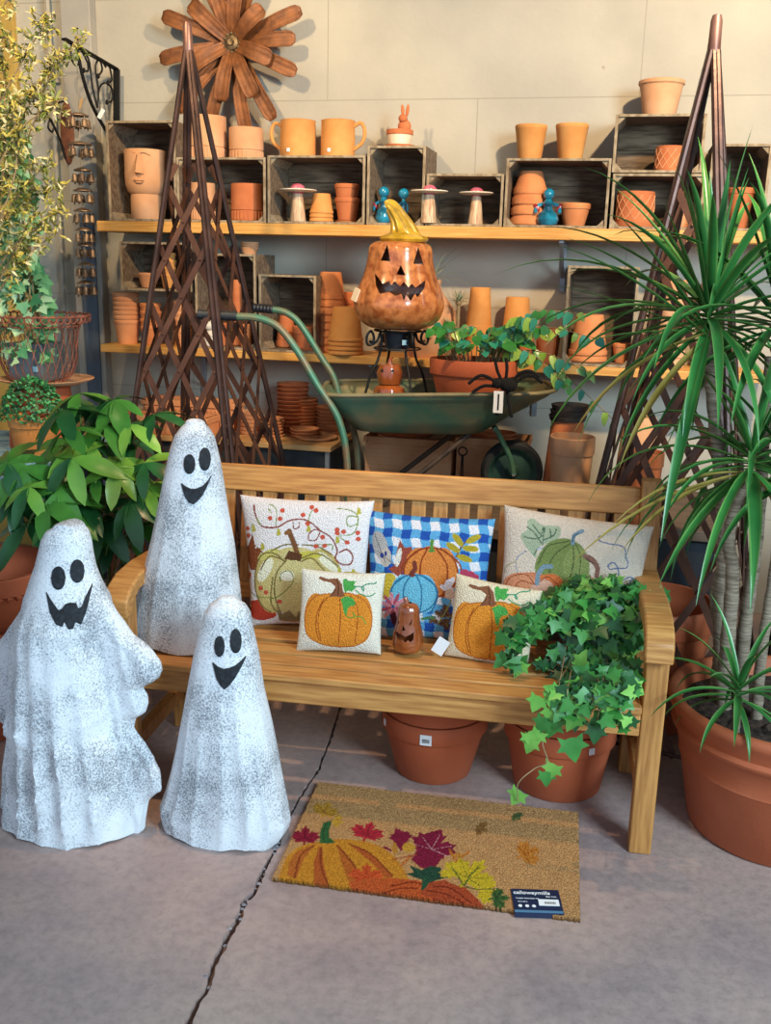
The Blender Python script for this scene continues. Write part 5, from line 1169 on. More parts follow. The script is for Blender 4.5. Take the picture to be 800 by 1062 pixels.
# tag of the small cushion
tg = ground(455, 676, SH + .02); tag(MB().box((0, 0, .026), (.035, .001, .05), Matrix.Rotation(.5, 3, 'Y')).build('price_tag', WHITE, loc=(tg.x + .002, tg.y + .02, SH + .003)), 'white paper tag beside the ivy-covered small cushion', 'tag')

# small shiny lantern on the seat
Ym = ground(423, 679, SH).y + .03; z0 = SH + .002
ff = [cp(q, 370, 600, 8) for q in ([(430, 432), (462, 368), (452, 415)], [(347, 385), (341, 412), (354, 408)], [(386, 425), (376, 470), (404, 470)], [(322, 472), (360, 500), (405, 522), (440, 505), (476, 483), (470, 545), (445, 568), (425, 548), (405, 570), (380, 548), (350, 552), (330, 515)])]
dz = at(422.5, 679, Ym).z
t_, org, pr = lantern('small_pumpkin_lantern', 'small shiny brown carved pumpkin lantern on the bench seat', 'lantern', Ym, dz,
    [(679, 3), (679, 10), (676, 14.5), (669, 16), (660, 15), (650, 12.3), (641, 11.3), (636, 11), (631.5, 8.5), (629.5, 3)], 422.5, ff, GLZ2, 7, .005, seg=84)
t_.location.z = SH + .001
MB().tube([at(421.5, 633, Ym) - org, at(421.5, 628, Ym) - org, at(420, 624, Ym) - org], [.011, .008, .006], 12).build('stem', GLZ2, t_)

# ---------------------------------------------------------------- door mat
COIR = painted('coir_pile', .95, 330, 1, .006, .45)
cn = [ground(x, y, .012) for x, y in ((330, 811), (595, 841), (602, 954), (288, 911))]
cen = (cn[0] + cn[1] + cn[2] + cn[3]) / 4; ux = ((cn[1] - cn[0]) + (cn[2] - cn[3])).normalized(); uy = Vector((-ux.y, ux.x, 0)); MW, MH = .755, .475
ang = math.atan2(ux.y, ux.x)
def mconv(px, py): p = ground(px, py, .013) - cen; return (p.dot(ux), p.dot(uy))
NX, NY = 330, 208; vs = []; fs = []
for j in range(NY + 1):
    for i in range(NX + 1):
        e = (i in (0, NX) or j in (0, NY)); vs.append(((i / NX - .5) * MW + U(-.0012, .0012) * (2 if e else 1), (j / NY - .5) * MH + U(-.0012, .0012) * (2 if e else 1), .0125 + U(-.0012, .0012)))
for j in range(NY):
    for i in range(NX): a = j * (NX + 1) + i; fs.append((a, a + 1, a + NX + 2, a + NX + 1))
nf = len(vs)
rg = [i for i in range(NX)] + [j * (NX + 1) + NX for j in range(NY)] + [NY * (NX + 1) + NX - i for i in range(NX)] + [(NY - j) * (NX + 1) for j in range(NY)]
for a in rg: vs.append((vs[a][0], vs[a][1], 0.0005))
L_ = len(rg)
for k in range(L_): fs.append((rg[k], nf + k, nf + (k + 1) % L_, rg[(k + 1) % L_]))
me = bpy.data.meshes.new('door_mat'); me.from_pydata(vs, [], fs); me.materials.append(COIR)
XY = np.array([(v[0], v[1]) for v in vs[:nf]]); P = Paint(XY[:, 0], XY[:, 1], '#d09a62', mconv); P.back = np.array(srgb('#7c5530')[:3]); P.c *= 1 + np.random.uniform(-.18, .18, (len(P.X), 1))
A_ = (280, 800, 4.706); P.org(*A_)
P.maple(265, 200, 75, -1.2, '#d39a35', '#b3702a', .003).maple(320, 240, 45, .3, '#d0a038')
P.maple(170, 330, 85, -1.5, '#9c2238', '#6d1428', .003)
P.maple(470, 310, 95, -1.25, '#c22f3a', '#8d1f2c', .003, sq=.75)
Pk = '#d8902c'
P.poly([(40, 525), (75, 430), (130, 375), (200, 350), (330, 330), (420, 335), (500, 350), (570, 385), (630, 440), (665, 500), (680, 540), (640, 600), (560, 605), (300, 570), (120, 545)], Pk, .15, True)
O2 = '#c0602a'
P.poly([(130, 390), (220, 355), (165, 430), (130, 520), (85, 510), (95, 440)], '#c9702c').poly([(240, 370), (255, 365), (262, 450), (290, 560), (215, 545), (215, 440)], O2).poly([(330, 360), (420, 460), (450, 520), (400, 570), (370, 500), (345, 430)], '#c56a2a').poly([(380, 350), (480, 390), (600, 515), (570, 520), (480, 430)], O2)
for q in ([(215, 362), (150, 410), (120, 520)], [(250, 370), (250, 460), (285, 555)], [(330, 362), (390, 430), (440, 510)], [(385, 352), (490, 400), (600, 510)]): P.line(q, .005, '#94421e')
P.maple(470, 520, 95, -1.5, '#d95a2c', '#b8401c', .003)
P.poly([(380, 545), (470, 520), (600, 520), (720, 530), (800, 560), (860, 600), (960, 650), (1000, 690), (900, 700), (780, 640), (560, 600), (400, 575)], '#cf5f2c', .2)
P.poly([(750, 560), (860, 540), (960, 570), (1030, 640), (1060, 690), (950, 680), (800, 640)], '#b94a26', .2)
for q in ([(590, 560), (690, 540), (740, 550)], [(560, 590), (640, 570), (720, 570)], [(780, 590), (900, 600), (1010, 670)], [(790, 575), (920, 570), (1000, 620)]): P.line(q, .005, '#8d3218')
P.poly([(245, 350), (243, 300), (262, 250), (300, 238), (300, 255), (287, 290), (290, 320), (320, 345), (290, 352)], '#3d6b3a', .2).line([(262, 345), (262, 290), (280, 250)], .003, '#26462a')
P.org(440, 800, 4.706); M2 = '#8c1f3c'
P.org(*A_).poly([(615, 270), (640, 300), (672, 290), (670, 350), (640, 390), (600, 330)], M2).poly([(800, 290), (840, 280), (810, 350), (870, 370), (850, 410), (800, 480), (740, 470), (690, 430), (720, 380), (700, 340), (740, 310)], M2)
P.maple(790, 380, 130, -1.15, M2, '#d8a0a0', .0018).maple(640, 330, 65, -1.7, M2)
P.ell(678, 370, 32, 24, '#d6a03a').line([(560, 370), (590, 385)], .008, M2).line([(690, 410), (640, 460)], .008, '#cf7a3a').line([(600, 430), (720, 405)], .004, '#b04a30').ell(610, 375, 12, 30, '#c98a34')
P.poly([(665, 500), (700, 490), (680, 455), (740, 480), (790, 460), (840, 470), (830, 500), (880, 515), (810, 530), (780, 580), (740, 575), (745, 530)], '#2d4f3a', .2).line([(755, 575), (762, 520)], .016, '#2f5a3c')
P.org(440, 800, 4.706)
P.line([(155, 440), (220, 390)], .006, '#cf7a2c').line([(125, 380), (150, 430)], .006, '#cf7a2c').ell(165, 410, 25, 12, '#cf8a3a')
P.maple(215, 520, 140, -.95, '#d8b82c', '#7c7a28', .0028).maple(290, 580, 90, .2, '#d8b82c').maple(150, 490, 80, -2.2, '#d8b82c')
for q in ([(195, 560), (230, 500), (270, 470)], [(195, 560), (160, 500), (135, 470)], [(195, 560), (260, 575), (340, 572)]): P.line(q, .004, '#5a6a2a')
P.poly([(30, 540), (100, 530), (190, 570), (260, 620), (280, 665), (180, 650), (60, 620), (-20, 600)], '#b9502c', .2)
for q in ([(50, 560), (130, 570), (230, 640)], [(20, 580), (110, 600), (190, 640)]): P.line(q, .005, '#84301a')
P.maple(350, 620, 75, -.1, '#4a6a34', '#2d4626', .003)
P.maple(270, 272, 52, .5, '#9c6a34').maple(448, 215, 40, .9, '#55653a')
P.maple(490, 405, 90, -.5, '#cf8434', '#b5621e', .003)
P.apply(me, nf); me.polygons.foreach_set('use_smooth', [False] * len(me.polygons))
o = bpy.data.objects.new('door_mat', me); C.objects.link(o); o.location = (cen.x, cen.y, 0); o.rotation_euler = (0, 0, ang)
tag(o, 'coir door mat printed with pumpkins and maple leaves, lying on the floor', 'door mat')
# product sleeve on the mat
lab = [ground(x, y, .02) for x, y in ((531, 919.5), (577, 921), (585, 947), (536, 944))]
lo = sum(lab, Vector()) / 4; lo.z = .0142; lu = (lab[1] - lab[0]); la = math.atan2(lu.y, lu.x); LWd = .118; LHt = (lab[0] - lab[3]).length * 1.0
t = thing('product_label', 'dark blue product sleeve clipped over the front edge of the mat', 'label', lo, la)
NV = M('navy_card', '#16233c', '#1a2a48', 10, .4)
m = MB().box((0, 0, .0005), (LWd, LHt, .001)); m.box((0, -LHt / 2 - .0005, -.006), (LWd, .001, .012)); m.build('card', NV, t)
MB().box((0, -LHt / 2 + .005, .0013), (LWd * .98, .009, .0004)).build('blue_band', M('light_blue_band', '#4d7896'), t)
MB().box((LWd * .24, -.006, .0018), (LWd * .42, LHt * .26, .0008)).build('barcode_sticker', WHITE, t)
m = MB()
for k in range(14): m.box((LWd * .15 + k * .0020, -.008, .0025), (.0011 if k % 3 else .0006, .008, .0003))
m.build('barcode', BLACK, t)
m = MB()
for k in range(3): m.lathe([(1e-4, .0016), (.0048, .0016), (.0048, .001)], 16, c=(-LWd * .36 + k * .0165, -LHt * .22, 0))
m.build('round_icon', WHITE, t)
def text(s, size, loc, parent, mat, align='LEFT', rot=(0, 0, 0), ext=.0003, name='lettering'):
    cu = bpy.data.curves.new(name, 'FONT'); cu.body = s; cu.size = size; cu.extrude = ext; cu.align_x = align; cu.offset = size * .012
    tmp = bpy.data.objects.new('tmp', cu); C.objects.link(tmp); bpy.context.view_layer.update()
    me = bpy.data.meshes.new_from_object(tmp.evaluated_get(bpy.context.evaluated_depsgraph_get())); bpy.data.objects.remove(tmp, do_unlink=True)
    me.materials.clear(); me.materials.append(mat); o = bpy.data.objects.new(name, me); C.objects.link(o); o.parent = parent; o.location = loc; o.rotation_euler = rot; return o
text('callowaymills', .0172, (-LWd * .46, LHt * .28, .0014), t, WHITE)
text('New York', .006, (LWd * .20, LHt * .17, .0014), t, WHITE)
text('Pumpkin Haven Door Mat', .0052, (-LWd * .42, LHt * .08, .0014), t, WHITE)
text('18 in x 30 in', .0048, (-LWd * .40, -LHt * .06, .0014), t, WHITE)
# ---------------------------------------------------------------- big pots on the floor
def bigpot(name, label, o, rt, rb, h, mat, rim=.2, rolled=False, price=None, nested=None, seg=64, soil=True):
    t = thing(name, label, 'pot', o)
    if rolled:
        pr = [(1e-4, 0), (rb * .97, 0), (rb, .008), (rb + (rt - rb) * .50, h * .50), (rb + (rt - rb) * .52 + .004, h * .515), (rb + (rt - rb) * .53, h * .53), (rb + (rt - rb) * .72, h * .72), (rb + (rt - rb) * .72 + .010, h * .735), (rb + (rt - rb) * .72 + .013, h * .755), (rb + (rt - rb) * .77, h * .775), (rt * .955, h * .90), (rt * .99, h * .93), (rt, h * .965), (rt * .985, h * .99), (rt * .96, h), (rt * .92, h * .985), (rt * .88, h * .9), (rb * .8, .03), (1e-4, .03)]
    else: pr = pot_prof(rt, rb, h, rim, t=.014, lip=.045)
    MB().lathe(pr, seg).build('body', mat, t, sharp=45); return t
def tagon(t, mat, ang_, r, z, w_, h_, name='price_tag', tilt=0):
    x, y = r * math.sin(ang_), -r * math.cos(ang_)
    return MB().box((0, 0, 0), (w_, .0015, h_)).build(name, mat, t, loc=(x, y, z), rz=ang_)
for (x0, x1, yrt, yb, lab, bars, pa) in ((397, 500, 742, 815, 'left of the two large clay pots under the bench', True, .02), (520, 631, 752, 833, 'right of the two large clay pots under the bench, below the ivy', False, .62)):
    b = ground((x0 + x1) / 2, yb, 0); rb = .115 if x0 < 450 else .13; zc_ = (b - CAM); hd = Vector((b.x, b.y, 0)).normalized(); c = Vector((b.x, b.y, 0)) + hd * rb
    rt_ = (at(x1, yrt + 15, c.y).x - at(x0, yrt + 15, c.y).x) / 2 * 1.05; h = at((x0 + x1) / 2, yrt + 16, c.y - rt_).z
    t = bigpot('large_clay_pot', lab, c, rt_, rb, h, TERRA_R, .27)
    lip = MB().lathe([(rt_ * .80, h - .10), (rt_ * .90, h + .002), (rt_ * .965, h + .004), (rt_ * .975, h + .05), (rt_ * .96, h + .053), (rt_ * .90, h + .052), (rt_ * .84, h - .02), (rt_ * .74, h - .10)], 48)
    o2 = lip.build('clay_pot', TERRA_R, loc=c); tag(o2, f'second clay pot nested inside the {"left" if bars else "right"} large pot under the bench', 'pot')
    if bars:
        tg = tagon(t, WHITE, pa, rt_ + .0015, h * .84, .034, .032); m = MB()
        for k in range(8): m.box((-.010 + k * .0028, -.0012, -.002), (.0014, .0006, .012))
        m.build('barcode', BLACK, tg)
        tagon(t, WHITE, -1.0, rt_ + .001, h * .86, .014, .02)
    else: tagon(t, WHITE, pa, rt_ + .0015, h * .84, .018, .02)
# dracaena
dc = Vector((.53, 2.66, 0)); DH = .385
dt = thing('potted_dracaena', 'tall dracaena with strappy leaves in a big terracotta pot at right', 'plant', dc)
pr = None
MB().lathe([(1e-4, 0), (.225, 0), (.235, .008), (.272, .20), (.277, .206), (.275, .214), (.292, .285), (.303, .292), (.305, .302), (.296, .312), (.308, .345), (.318, .356), (.322, .370), (.316, .382), (.304, DH), (.292, .378), (.282, .34), (.2, .03), (1e-4, .03)], 96).build('pot', TERRA_B, dt, sharp=50)
mb = MB(); n = 26
vs = [(0, 0, .335)]; fs = []
for i in range(1, 14):
    for k in range(48): a = 2 * PI * k / 48; r = .285 * i / 13; vs.append((r * math.cos(a), r * math.sin(a), .325 + U(0, .012)))
for k in range(48): fs.append((0, 1 + k, 1 + (k + 1) % 48))
for i in range(12):
    for k in range(48): a = 1 + i * 48 + k; b = 1 + i * 48 + (k + 1) % 48; fs.append((a, b, b + 48, a + 48))
mb.add(vs, fs); mb.build('soil', SOIL, dt, smooth=False)
BARK = M('dracaena_bark', '#6b5a48', '#a2907a', 7, .8, .5, 30, stretch=(3, 3, 30))
random.seed(5)
def cane(pxs, Y, r0, r1, name='cane'):
    pts = [at(x, y, Y + dy) - dc for x, y, dy in pxs]; P = smoothpts(pts, 8); n = len(P)
    MB().tube(P, [(r0 + (r1 - r0) * i / n) * (1 + .07 * math.sin(i * 2.4)) for i in range(n)], 12).build(name, BARK, dt)
cane([(752, 752, 0), (748, 640, 0), (752, 560, .02), (745, 470, 0), (738, 400, 0), (735, 340, 0)], 2.68, .022, .014)
cane([(768, 760, 0), (772, 660, 0), (785, 560, 0), (793, 450, 0), (800, 370, 0)], 2.74, .02, .015)
cane([(752, 700, 0), (760, 600, 0), (756, 560, 0), (765, 520, 0), (778, 500, 0)], 2.60, .02, .012)
cane([(784, 755, 0), (790, 680, 0), (802, 600, 0), (812, 520, 0)], 2.62, .016, .012)
cane([(740, 750, 0), (744, 700, 0), (748, 660, 0), (741, 620, 0), (752, 575, 0)], 2.72, .02, .01)
cane([(762, 775, 0), (764, 745, 0), (766, 728, 0)], 2.50, .012, .009)
lm = MB()
def rosette(px, py, Y, n, L, W, els=(-.5, 1.45), droop=(.5, 1.1), az=None, dry=.06, light=.0):
    c = at(px, py, Y) - dc
    for k in range(n):
        a = 2 * PI * (k * .381966) if az is None else U(*az); u = (k + .5) / n; el = els[1] + (els[0] - els[1]) * u ** .8 + U(-.1, .1)
        l = L * U(.75, 1.1) * (.8 + .2 * math.sin(PI * u)); b = c + Vector((0, 0, .05 * (1 - u)))
        strap(lm, b, (math.cos(a) * math.cos(el), math.sin(a) * math.cos(el), math.sin(el)), l, W * U(.8, 1.1), U(*droop) * (1.25 - .7 * max(0, math.sin(el))), 2 if (rnd() < dry and u > .6) else 0)
rosette(735, 338, 2.68, 56, .54, .024, (-.55, 1.5), (.35, .85))
rosette(806, 345, 2.74, 40, .54, .026, (-.6, 1.5), (.35, .9))
rosette(778, 490, 2.60, 38, .48, .022, (-.6, 1.35), (.6, 1.2), dry=.12)
rosette(820, 505, 2.62, 26, .45, .024, (-.5, 1.4), (.6, 1.2))
rosette(765, 728, 2.47, 24, .27, .018, (-.35, 1.3), (.4, 1.0), dry=.02)
# named leaves that reach far over the bench and shelf
for (bx, by, tx, ty, Yt, L, W, dr, mi) in ((735, 345, 588, 255, 2.45, 0, .022, .25, 0), (735, 350, 570, 262, 2.3, 0, .016, .2, 0), (735, 345, 610, 470, 2.45, 0, .024, .5, 2), (735, 350, 655, 500, 2.4, 0, .022, .5, 2), (735, 350, 690, 560, 2.35, 0, .030, .35, 0), (735, 345, 600, 365, 2.5, 0, .014, .2, 0), (735, 335, 690, 215, 2.6, 0, .026, .05, 0), (735, 335, 712, 190, 2.6, 0, .03, .05, 0), (735, 335, 775, 180, 2.6, 0, .03, .05, 0), (778, 490, 650, 590, 2.3, 0, .02, .4, 2), (778, 490, 640, 560, 2.25, 0, .018, .35, 2), (778, 490, 690, 620, 2.3, 0, .024, .4, 0), (778, 490, 775, 650, 2.2, 0, .034, .6, 0), (735, 345, 640, 225, 2.5, 0, .018, .1, 0), (735, 350, 560, 300, 2.5, 0, .012, .15, 0), (778, 490, 600, 600, 2.2, 0, .016, .3, 2)):
    b = at(bx, by, 2.62) - dc; e = at(tx, ty, Yt) - dc; dv = e - b; L = dv.length * 1.04; d = (dv.normalized() + Vector((0, 0, dr * .85))).normalized(); strap(lm, b, d, L, W, dr * 1.05, mi)
# keep the foliage clear of the floor
lm.build('leaves', DR, dt, sharp=180)
# pots behind the right end of the bench
bigpot('large_clay_pot', 'large dark clay pot on the floor behind the right armrest', Vector((.195, 3.25, 0)), .19, .14, .44, TERRA_B, .2)
bigpot('large_clay_pot', 'dark clay pot standing behind the dracaena pot', Vector((.80, 3.10, 0)), .18, .14, .42, TERRA_B, .2)
t = thing('plastic_crate', 'black lattice plastic crate behind the right end of the bench', 'crate', (.86, 3.55, 0))
BP = M('black_plastic', '#101216', '#181b20', 10, .4)
m = MB()
for z in (.015, .33, .66): m.box((0, 0, z), (.5, .34, .03))
for s in (-1, 1):
    for k in range(9): m.box((-.24 + .06 * k, s * .16, .35), (.02, .012, .63))
    for k in range(6): m.box((s * .24, -.15 + .06 * k, .35), (.012, .02, .63))
m.build('lattice', BP, t)

# ---------------------------------------------------------------- ivy on the bench
random.seed(11)
ic = ground(615, 700, SH); io = Vector((ic.x + .03, ic.y + .12, SH + .001)); it = thing('potted_ivy', 'trailing green ivy spilling from a pot over the right end of the bench seat', 'plant', io)
MB().lathe(pot_prof(.085, .065, .12, .2), 32).build('pot', M('dark_nursery_pot', '#1c201e', '#262b28', 10, .5), it)
mb = MB(); disc(mb, .075, .105, 24); mb.build('soil', SOIL, it)
lm = MB(); sm = MB(); camdir = Vector((-io.x, -io.y, .75)).normalized()
def ivyleaf(p, nrm, size=None):
    s = size or U(.030, .052); d = (Vector((U(-1, 1), U(-.6, .2), U(-1, .25)))).normalized()
    leafmesh(lm, p, d, nrm + rv(.45), s, s * .62, 'ivy', .35, random.choice([0, 0, 1, 1, 2, 0]), fold=.12)
# mound
for k in range(620):
    a = U(0, 2 * PI); el = math.asin(U(-.1, 1)); q = U(.75, 1.05)
    v = Vector((math.cos(a) * math.cos(el) * .20, math.sin(a) * math.cos(el) * .14, math.sin(el) * .125)) * q + Vector((.0, -.01, .115)); v.x = min(v.x, .105 - max(0, -v.y) * .1 if v.z < .24 else .14)
    if v.z < .012: v.z = .012
    ivyleaf(v, Vector((v.x, v.y * 1.2 - .05, v.z)).normalized())
def trail(pxs, n, spread=.02, size=None, steps=8):
    """pxs: (px, py, world Y)"""
    P = smoothpts([at(x, y, Y) - io for x, y, Y in pxs], steps); sm.tube(P, .0016, 5)
    for k in range(n):
        p = random.choice(P) + rv(spread * rnd()); ivyleaf(p + Vector((0, -.004, 0)), Vector((-.1, -.9, .45)), size)
Fy = io.y
trail([(600, 640, Fy - .05), (570, 640, Fy - .12), (545, 655, Fy - .15), (526, 675, Fy - .16), (540, 688, Fy - .17)], 46, .03)
trail([(590, 630, Fy - .03), (565, 632, Fy - .1), (540, 645, Fy - .14), (524, 660, Fy - .16)], 34, .028)
trail([(600, 650, Fy), (575, 680, Fy - .12), (560, 690, Fy - .13), (585, 700, Fy - .15)], 16, .03)
front = 2.33
for x0, x1, ye, n in ((600, 585, 745, 16), (620, 600, 740, 24), (635, 620, 748, 30), (650, 640, 735, 34), (655, 655, 715, 30), (640, 648, 752, 26), (610, 628, 720, 30), (600, 605, 715, 26), (590, 575, 720, 12)):
    trail([(x0, 655, Fy - .08), (x0 * .6 + x1 * .4, 690, Fy - .17), (x0 * .3 + x1 * .7, 712, front - .03), (x1, ye, front - .05)], n, .03)
trail([(590, 690, Fy - .15), (575, 715, front), (566, 740, front - .05), (563, 770, front - .06), (568, 790, front - .07), (555, 797, front - .07), (538, 812, front - .08), (537, 830, front - .07)], 0)
for x, y, s in ((560, 722, .05), (566, 745, .05), (572, 735, .045), (553, 765, .05), (561, 758, .045), (575, 745, .06), (592, 765, .07), (567, 800, .045), (575, 792, .05), (540, 820, .05), (548, 760, .04)):
    p = at(x, y, front - .065) - io; leafmesh(lm, p, Vector((U(-.5, .5), -.1, -1)), Vector((U(-.3, .3), -1, .4)), s, s * .62, 'ivy', .3, random.choice([0, 2, 2]), fold=.12)
trail([(660, 640, Fy + .02), (675, 622, Fy), (688, 612, Fy)], 8, .015, .035)
sm.build('stems', STEM, it); lm.build('leaves', IV, it, sharp=180)

# ---------------------------------------------------------------- left side plants and pots
TLY = 3.35
tz = ground(40, 490, 0)
# plant bench with blue cloth
lt = at(82, 470, 3.7); tzv = at(60, 478, 3.5).z
t = thing('plant_table', 'plant table covered with a pale blue cloth at left', 'table', (lt.x - .5, 3.75, 0))
CL = M('blue_cloth', '#5d8fb5', '#9cc0d6', 14, .8, .3, 30)
MB().box((0, 0, tzv - .012), (1.0, .62, .024)).build('tabletop', CL, t, bevel=.006)
m = MB(); nn = 60; vs = []; fs = []
for i in range(nn + 1):
    x = -.5 + i / nn; w_ = .008 * math.sin(i * .9)
    vs += [(x, -.312, tzv - .002), (x, -.316 + w_, tzv - .09 - .006 * math.sin(i * .45))]
for i in range(nn): fs.append((2 * i, 2 * i + 2, 2 * i + 3, 2 * i + 1))
solid(m.add(vs, fs).build('cloth_drop', CL, t), .002)
for sx in (-1, 1):
    for sy in (-1, 1): MB().box((sx * .46, sy * .27, (tzv - .024) / 2), (.045, .045, tzv - .024)).build('leg', M('grey_table_leg', '#5a6068', rough=.6), t, bevel=.002)
# galvanised pot with ivy in a wire basket
bc = at(28, 392, 3.62); bz = tzv
random.seed(31)
cx, R, zt = fit(-22, 75, 328, 3.62)
# support under basket: low box
ub = at(30, 400, 3.62).z
t = thing('upturned_pot', 'red-brown clay pot carrying the wire basket on the plant table', 'pot', (cx, 3.70, tzv)); h = ub - tzv
MB().lathe([(.14 * .9, 0), (.14, .02), (.12, h), (1e-4, h)], 36).build('body', TERRA_R, t)
tag(MB().lathe([(1e-4, 0), (.13, 0), (.19, .02), (.195, .026), (.185, .026), (.12, .008), (1e-4, .008)], 40).build('clay_dish', TERRA_P, loc=(cx + .03, 3.70, ub)), 'wide red clay dish under the wire basket', 'dish'); ub += .009
t = thing('wire_basket', 'rusty wire basket with looped rim around the galvanised ivy pot', 'basket', (cx, 3.70, ub)); H = zt - ub
prf = [(R * .45, .0), (R * .62, H * .12), (R * .72, H * .35), (R * .74, H * .6), (R * .8, H * .85), (R, H)]
m = MB()
for k in range(28):
    for s in (1, -1):
        a0 = 2 * PI * k / 28; P = [(r * math.cos(a0 + s * z / H * .5), r * math.sin(a0 + s * z / H * .5), z) for r, z in prf]; m.tube(smoothpts(P, 3), .0016, 5)
m.build('wire_mesh', RUST, t)
m = MB()
for rr_, z in ((R, H), (R * .8, H * .85), (R * .45, 0)): m.tube([(rr_ * math.cos(a * PI / 24), rr_ * math.sin(a * PI / 24), z + .002) for a in range(48)], .0035, 6, closed=True)
for k in range(44):
    a = 2 * PI * k / 44; c_ = Vector((R * .99 * math.cos(a), R * .99 * math.sin(a), H - .008)); tv = Vector((-math.sin(a), math.cos(a), 0))
    m.tube([c_ + tv * (.014 * math.cos(b * PI / 6)) + Vector((0, 0, .016 * math.sin(b * PI / 6))) for b in range(12)], .0025, 5, closed=True)
m.build('looped_rim', RUST, t)
Rg = .10; t = thing('potted_ivy', 'light green ivy in a galvanised square pot inside the wire basket', 'plant', (cx - .015, 3.70, ub + .006)); gh = at(20, 358, 3.60).z - ub
MB().box((0, 0, gh / 2), (Rg * 1.55, Rg * 1.55, gh), taper=1.12).build('pot', GALV, t, bevel=.004)
MB().box((Rg * .5, -Rg * .86, gh * .35), (.022, .002, .022)).build('price_tag', M('cyan_tag2', '#a9d3de'), t)
lm = MB(); sm = MB()
PALEIV = [leafmat('pale_ivy_mid', '#5f9c6a', '#86bc84'), leafmat('pale_ivy_dark', '#2f6e48', '#4f8e5c'), leafmat('pale_ivy_light', '#9cc796', '#bcdcae')]
gp = Vector((cx - .015, 3.70, ub + .006))
for k in range(460):
    u = rnd() ** .85; zz = gh * .75 + u * 1.0; rr = (.15 if u < .3 else .125) * (1 - .3 * u); a = U(0, 2 * PI); p = Vector((rr * U(.3, 1) * math.cos(a) - .06 * u, rr * U(.3, 1) * math.sin(a) - .05, zz - .03))
    s = U(.04, .065); leafmesh(lm, p, Vector((math.cos(a) + U(-.5, .5), -.3, U(-1, .3))), Vector((math.cos(a) * .6, -.8, .5)) + rv(.4), s, s * .62, 'ivy', .3, random.choice([0, 0, 1, 2]), fold=.12)
for k in range(9):
    a = U(0, 2 * PI); q = [(.04 * math.cos(a), .04 * math.sin(a), gh * .9)]
    for j in range(1, 6): q.append((q[-1][0] * .9 + U(-.04, .02), q[-1][1] * .9 + U(-.03, .03), gh + j * .18))
    sm.tube(smoothpts(q, 4), .003, 5)
sm.build('stems', STEM, t); lm.build('leaves', PALEIV, t, sharp=180)
# topiary moss pot
cx2, R2, zt2 = fit(6, 50, 432, 3.48); t = thing('potted_groundcover', 'tiny-leaved dark green plant in a clay pot on the blue cloth', 'plant', (cx2, 3.52, tzv)); h2 = max(.06, zt2 - tzv)
MB().lathe(pot_prof(R2, R2 * .75, h2, .25), 36).build('pot', TERRA_Y, t)
lm = MB(); TG = [leafmat('tiny_leaf_dark', '#174a26', '#22643a', .5), leafmat('tiny_leaf_mid', '#2f7a44', '#469a58', .5)]
top2 = at(28, 388, 3.48).z - tzv
for k in range(1500):
    v = rv(1); v = Vector((v.x * .125, v.y * .11, abs(v.z) * (top2 - h2) * .95)); s = U(.010, .017)
    leafmesh(lm, v + Vector((0, 0, h2 - .012)), rv(1), v.normalized() + Vector((0, -.3, .3)), s, s * .8, 'oval', .2, random.choice([0, 0, 1]))
lm.build('leaves', TG, t, sharp=180)
# variegated shrub hanging in from upper left
random.seed(41)
VG = [leafmat('variegated_yellow', '#8f8636', '#b3a650', .6), leafmat('variegated_green', '#556428', '#788236', .6), leafmat('variegated_cream', '#aaa474', '#c8c096', .6)]
vb = at(-60, 330, 3.4); vo = Vector((lt.x - .72, 3.62, tzv)); t = thing('variegated_shrub', 'tall shrub with small yellow variegated leaves in the upper left corner', 'plant', vo); MB().lathe(pot_prof(.12, .09, .2, .2), 36).build('pot', TERRA_R, t); mb = MB(); disc(mb, .108, .18, 28); mb.build('soil', SOIL, t)
sm = MB(); lm = MB()
def sprig(pxs, Y, n, fan=.055, leaf=.03):
    P = smoothpts([at(x, y, Y) - vo for x, y in pxs], 6); sm.tube(P, [.005 - .0035 * i / len(P) for i in range(len(P))], 5)
    for k in range(n):
        i = int(len(P) * (.15 + .85 * rnd() ** .8)); i = min(i, len(P) - 1); p = P[i] + rv(fan * rnd() ** .7)
        sm.tube([P[i], p], .0011, 4)
        mi = random.choice([0, 0, 1, 2]); c = rv(1)
        for j in range(5):
            a = rv(1) + c * .6 + Vector((0, -.2, .2)); leafmesh(lm, p, a, Vector((0, -.7, .7)) + rv(.4), leaf * U(.7, 1.1), leaf * .3, 'lance', .3, mi if rnd() < .7 else random.choice([0, 1, 2]))
base_ = (-60, 420)
for k, (pxs, n) in enumerate((([(-50, 300), (-30, 120), (0, 20), (20, -30)], 60), ([(-50, 260), (-10, 130), (25, 60), (50, 20)], 100), ([(-40, 230), (0, 140), (40, 90), (82, 42)], 80), ([(-40, 230), (-5, 150), (30, 100), (60, 60)], 90), ([(-40, 260), (10, 150), (45, 115), (60, 105)], 50), ([(-40, 300), (0, 190), (30, 140), (52, 78)], 50),
    ([(-40, 320), (0, 230), (30, 190), (52, 165)], 60), ([(-40, 320), (0, 230), (35, 205), (65, 192)], 55), ([(-40, 330), (5, 250), (40, 215), (64, 205)], 0), ([(-30, 330), (10, 260), (40, 235), (62, 218)], 60), ([(-30, 300), (10, 200), (18, 150), (12, 110)], 60), ([(-40, 360), (0, 300), (30, 265), (58, 240)], 50), ([(-40, 370), (5, 280), (25, 240), (20, 205)], 40), ([(-30, 330), (0, 200), (5, 100), (0, 40)], 70))):
    if n: sprig(pxs, 3.42 + U(-.1, .1), n)
sm.tube(smoothpts([(0, 0, .17), (.02, 0, .4), (-.01, -.05, .6), (at(-50, 250, 3.42) - vo)], 6), .018, 8)
sm.build('branches', STEM, t); lm.build('leaves', VG, t, sharp=180)

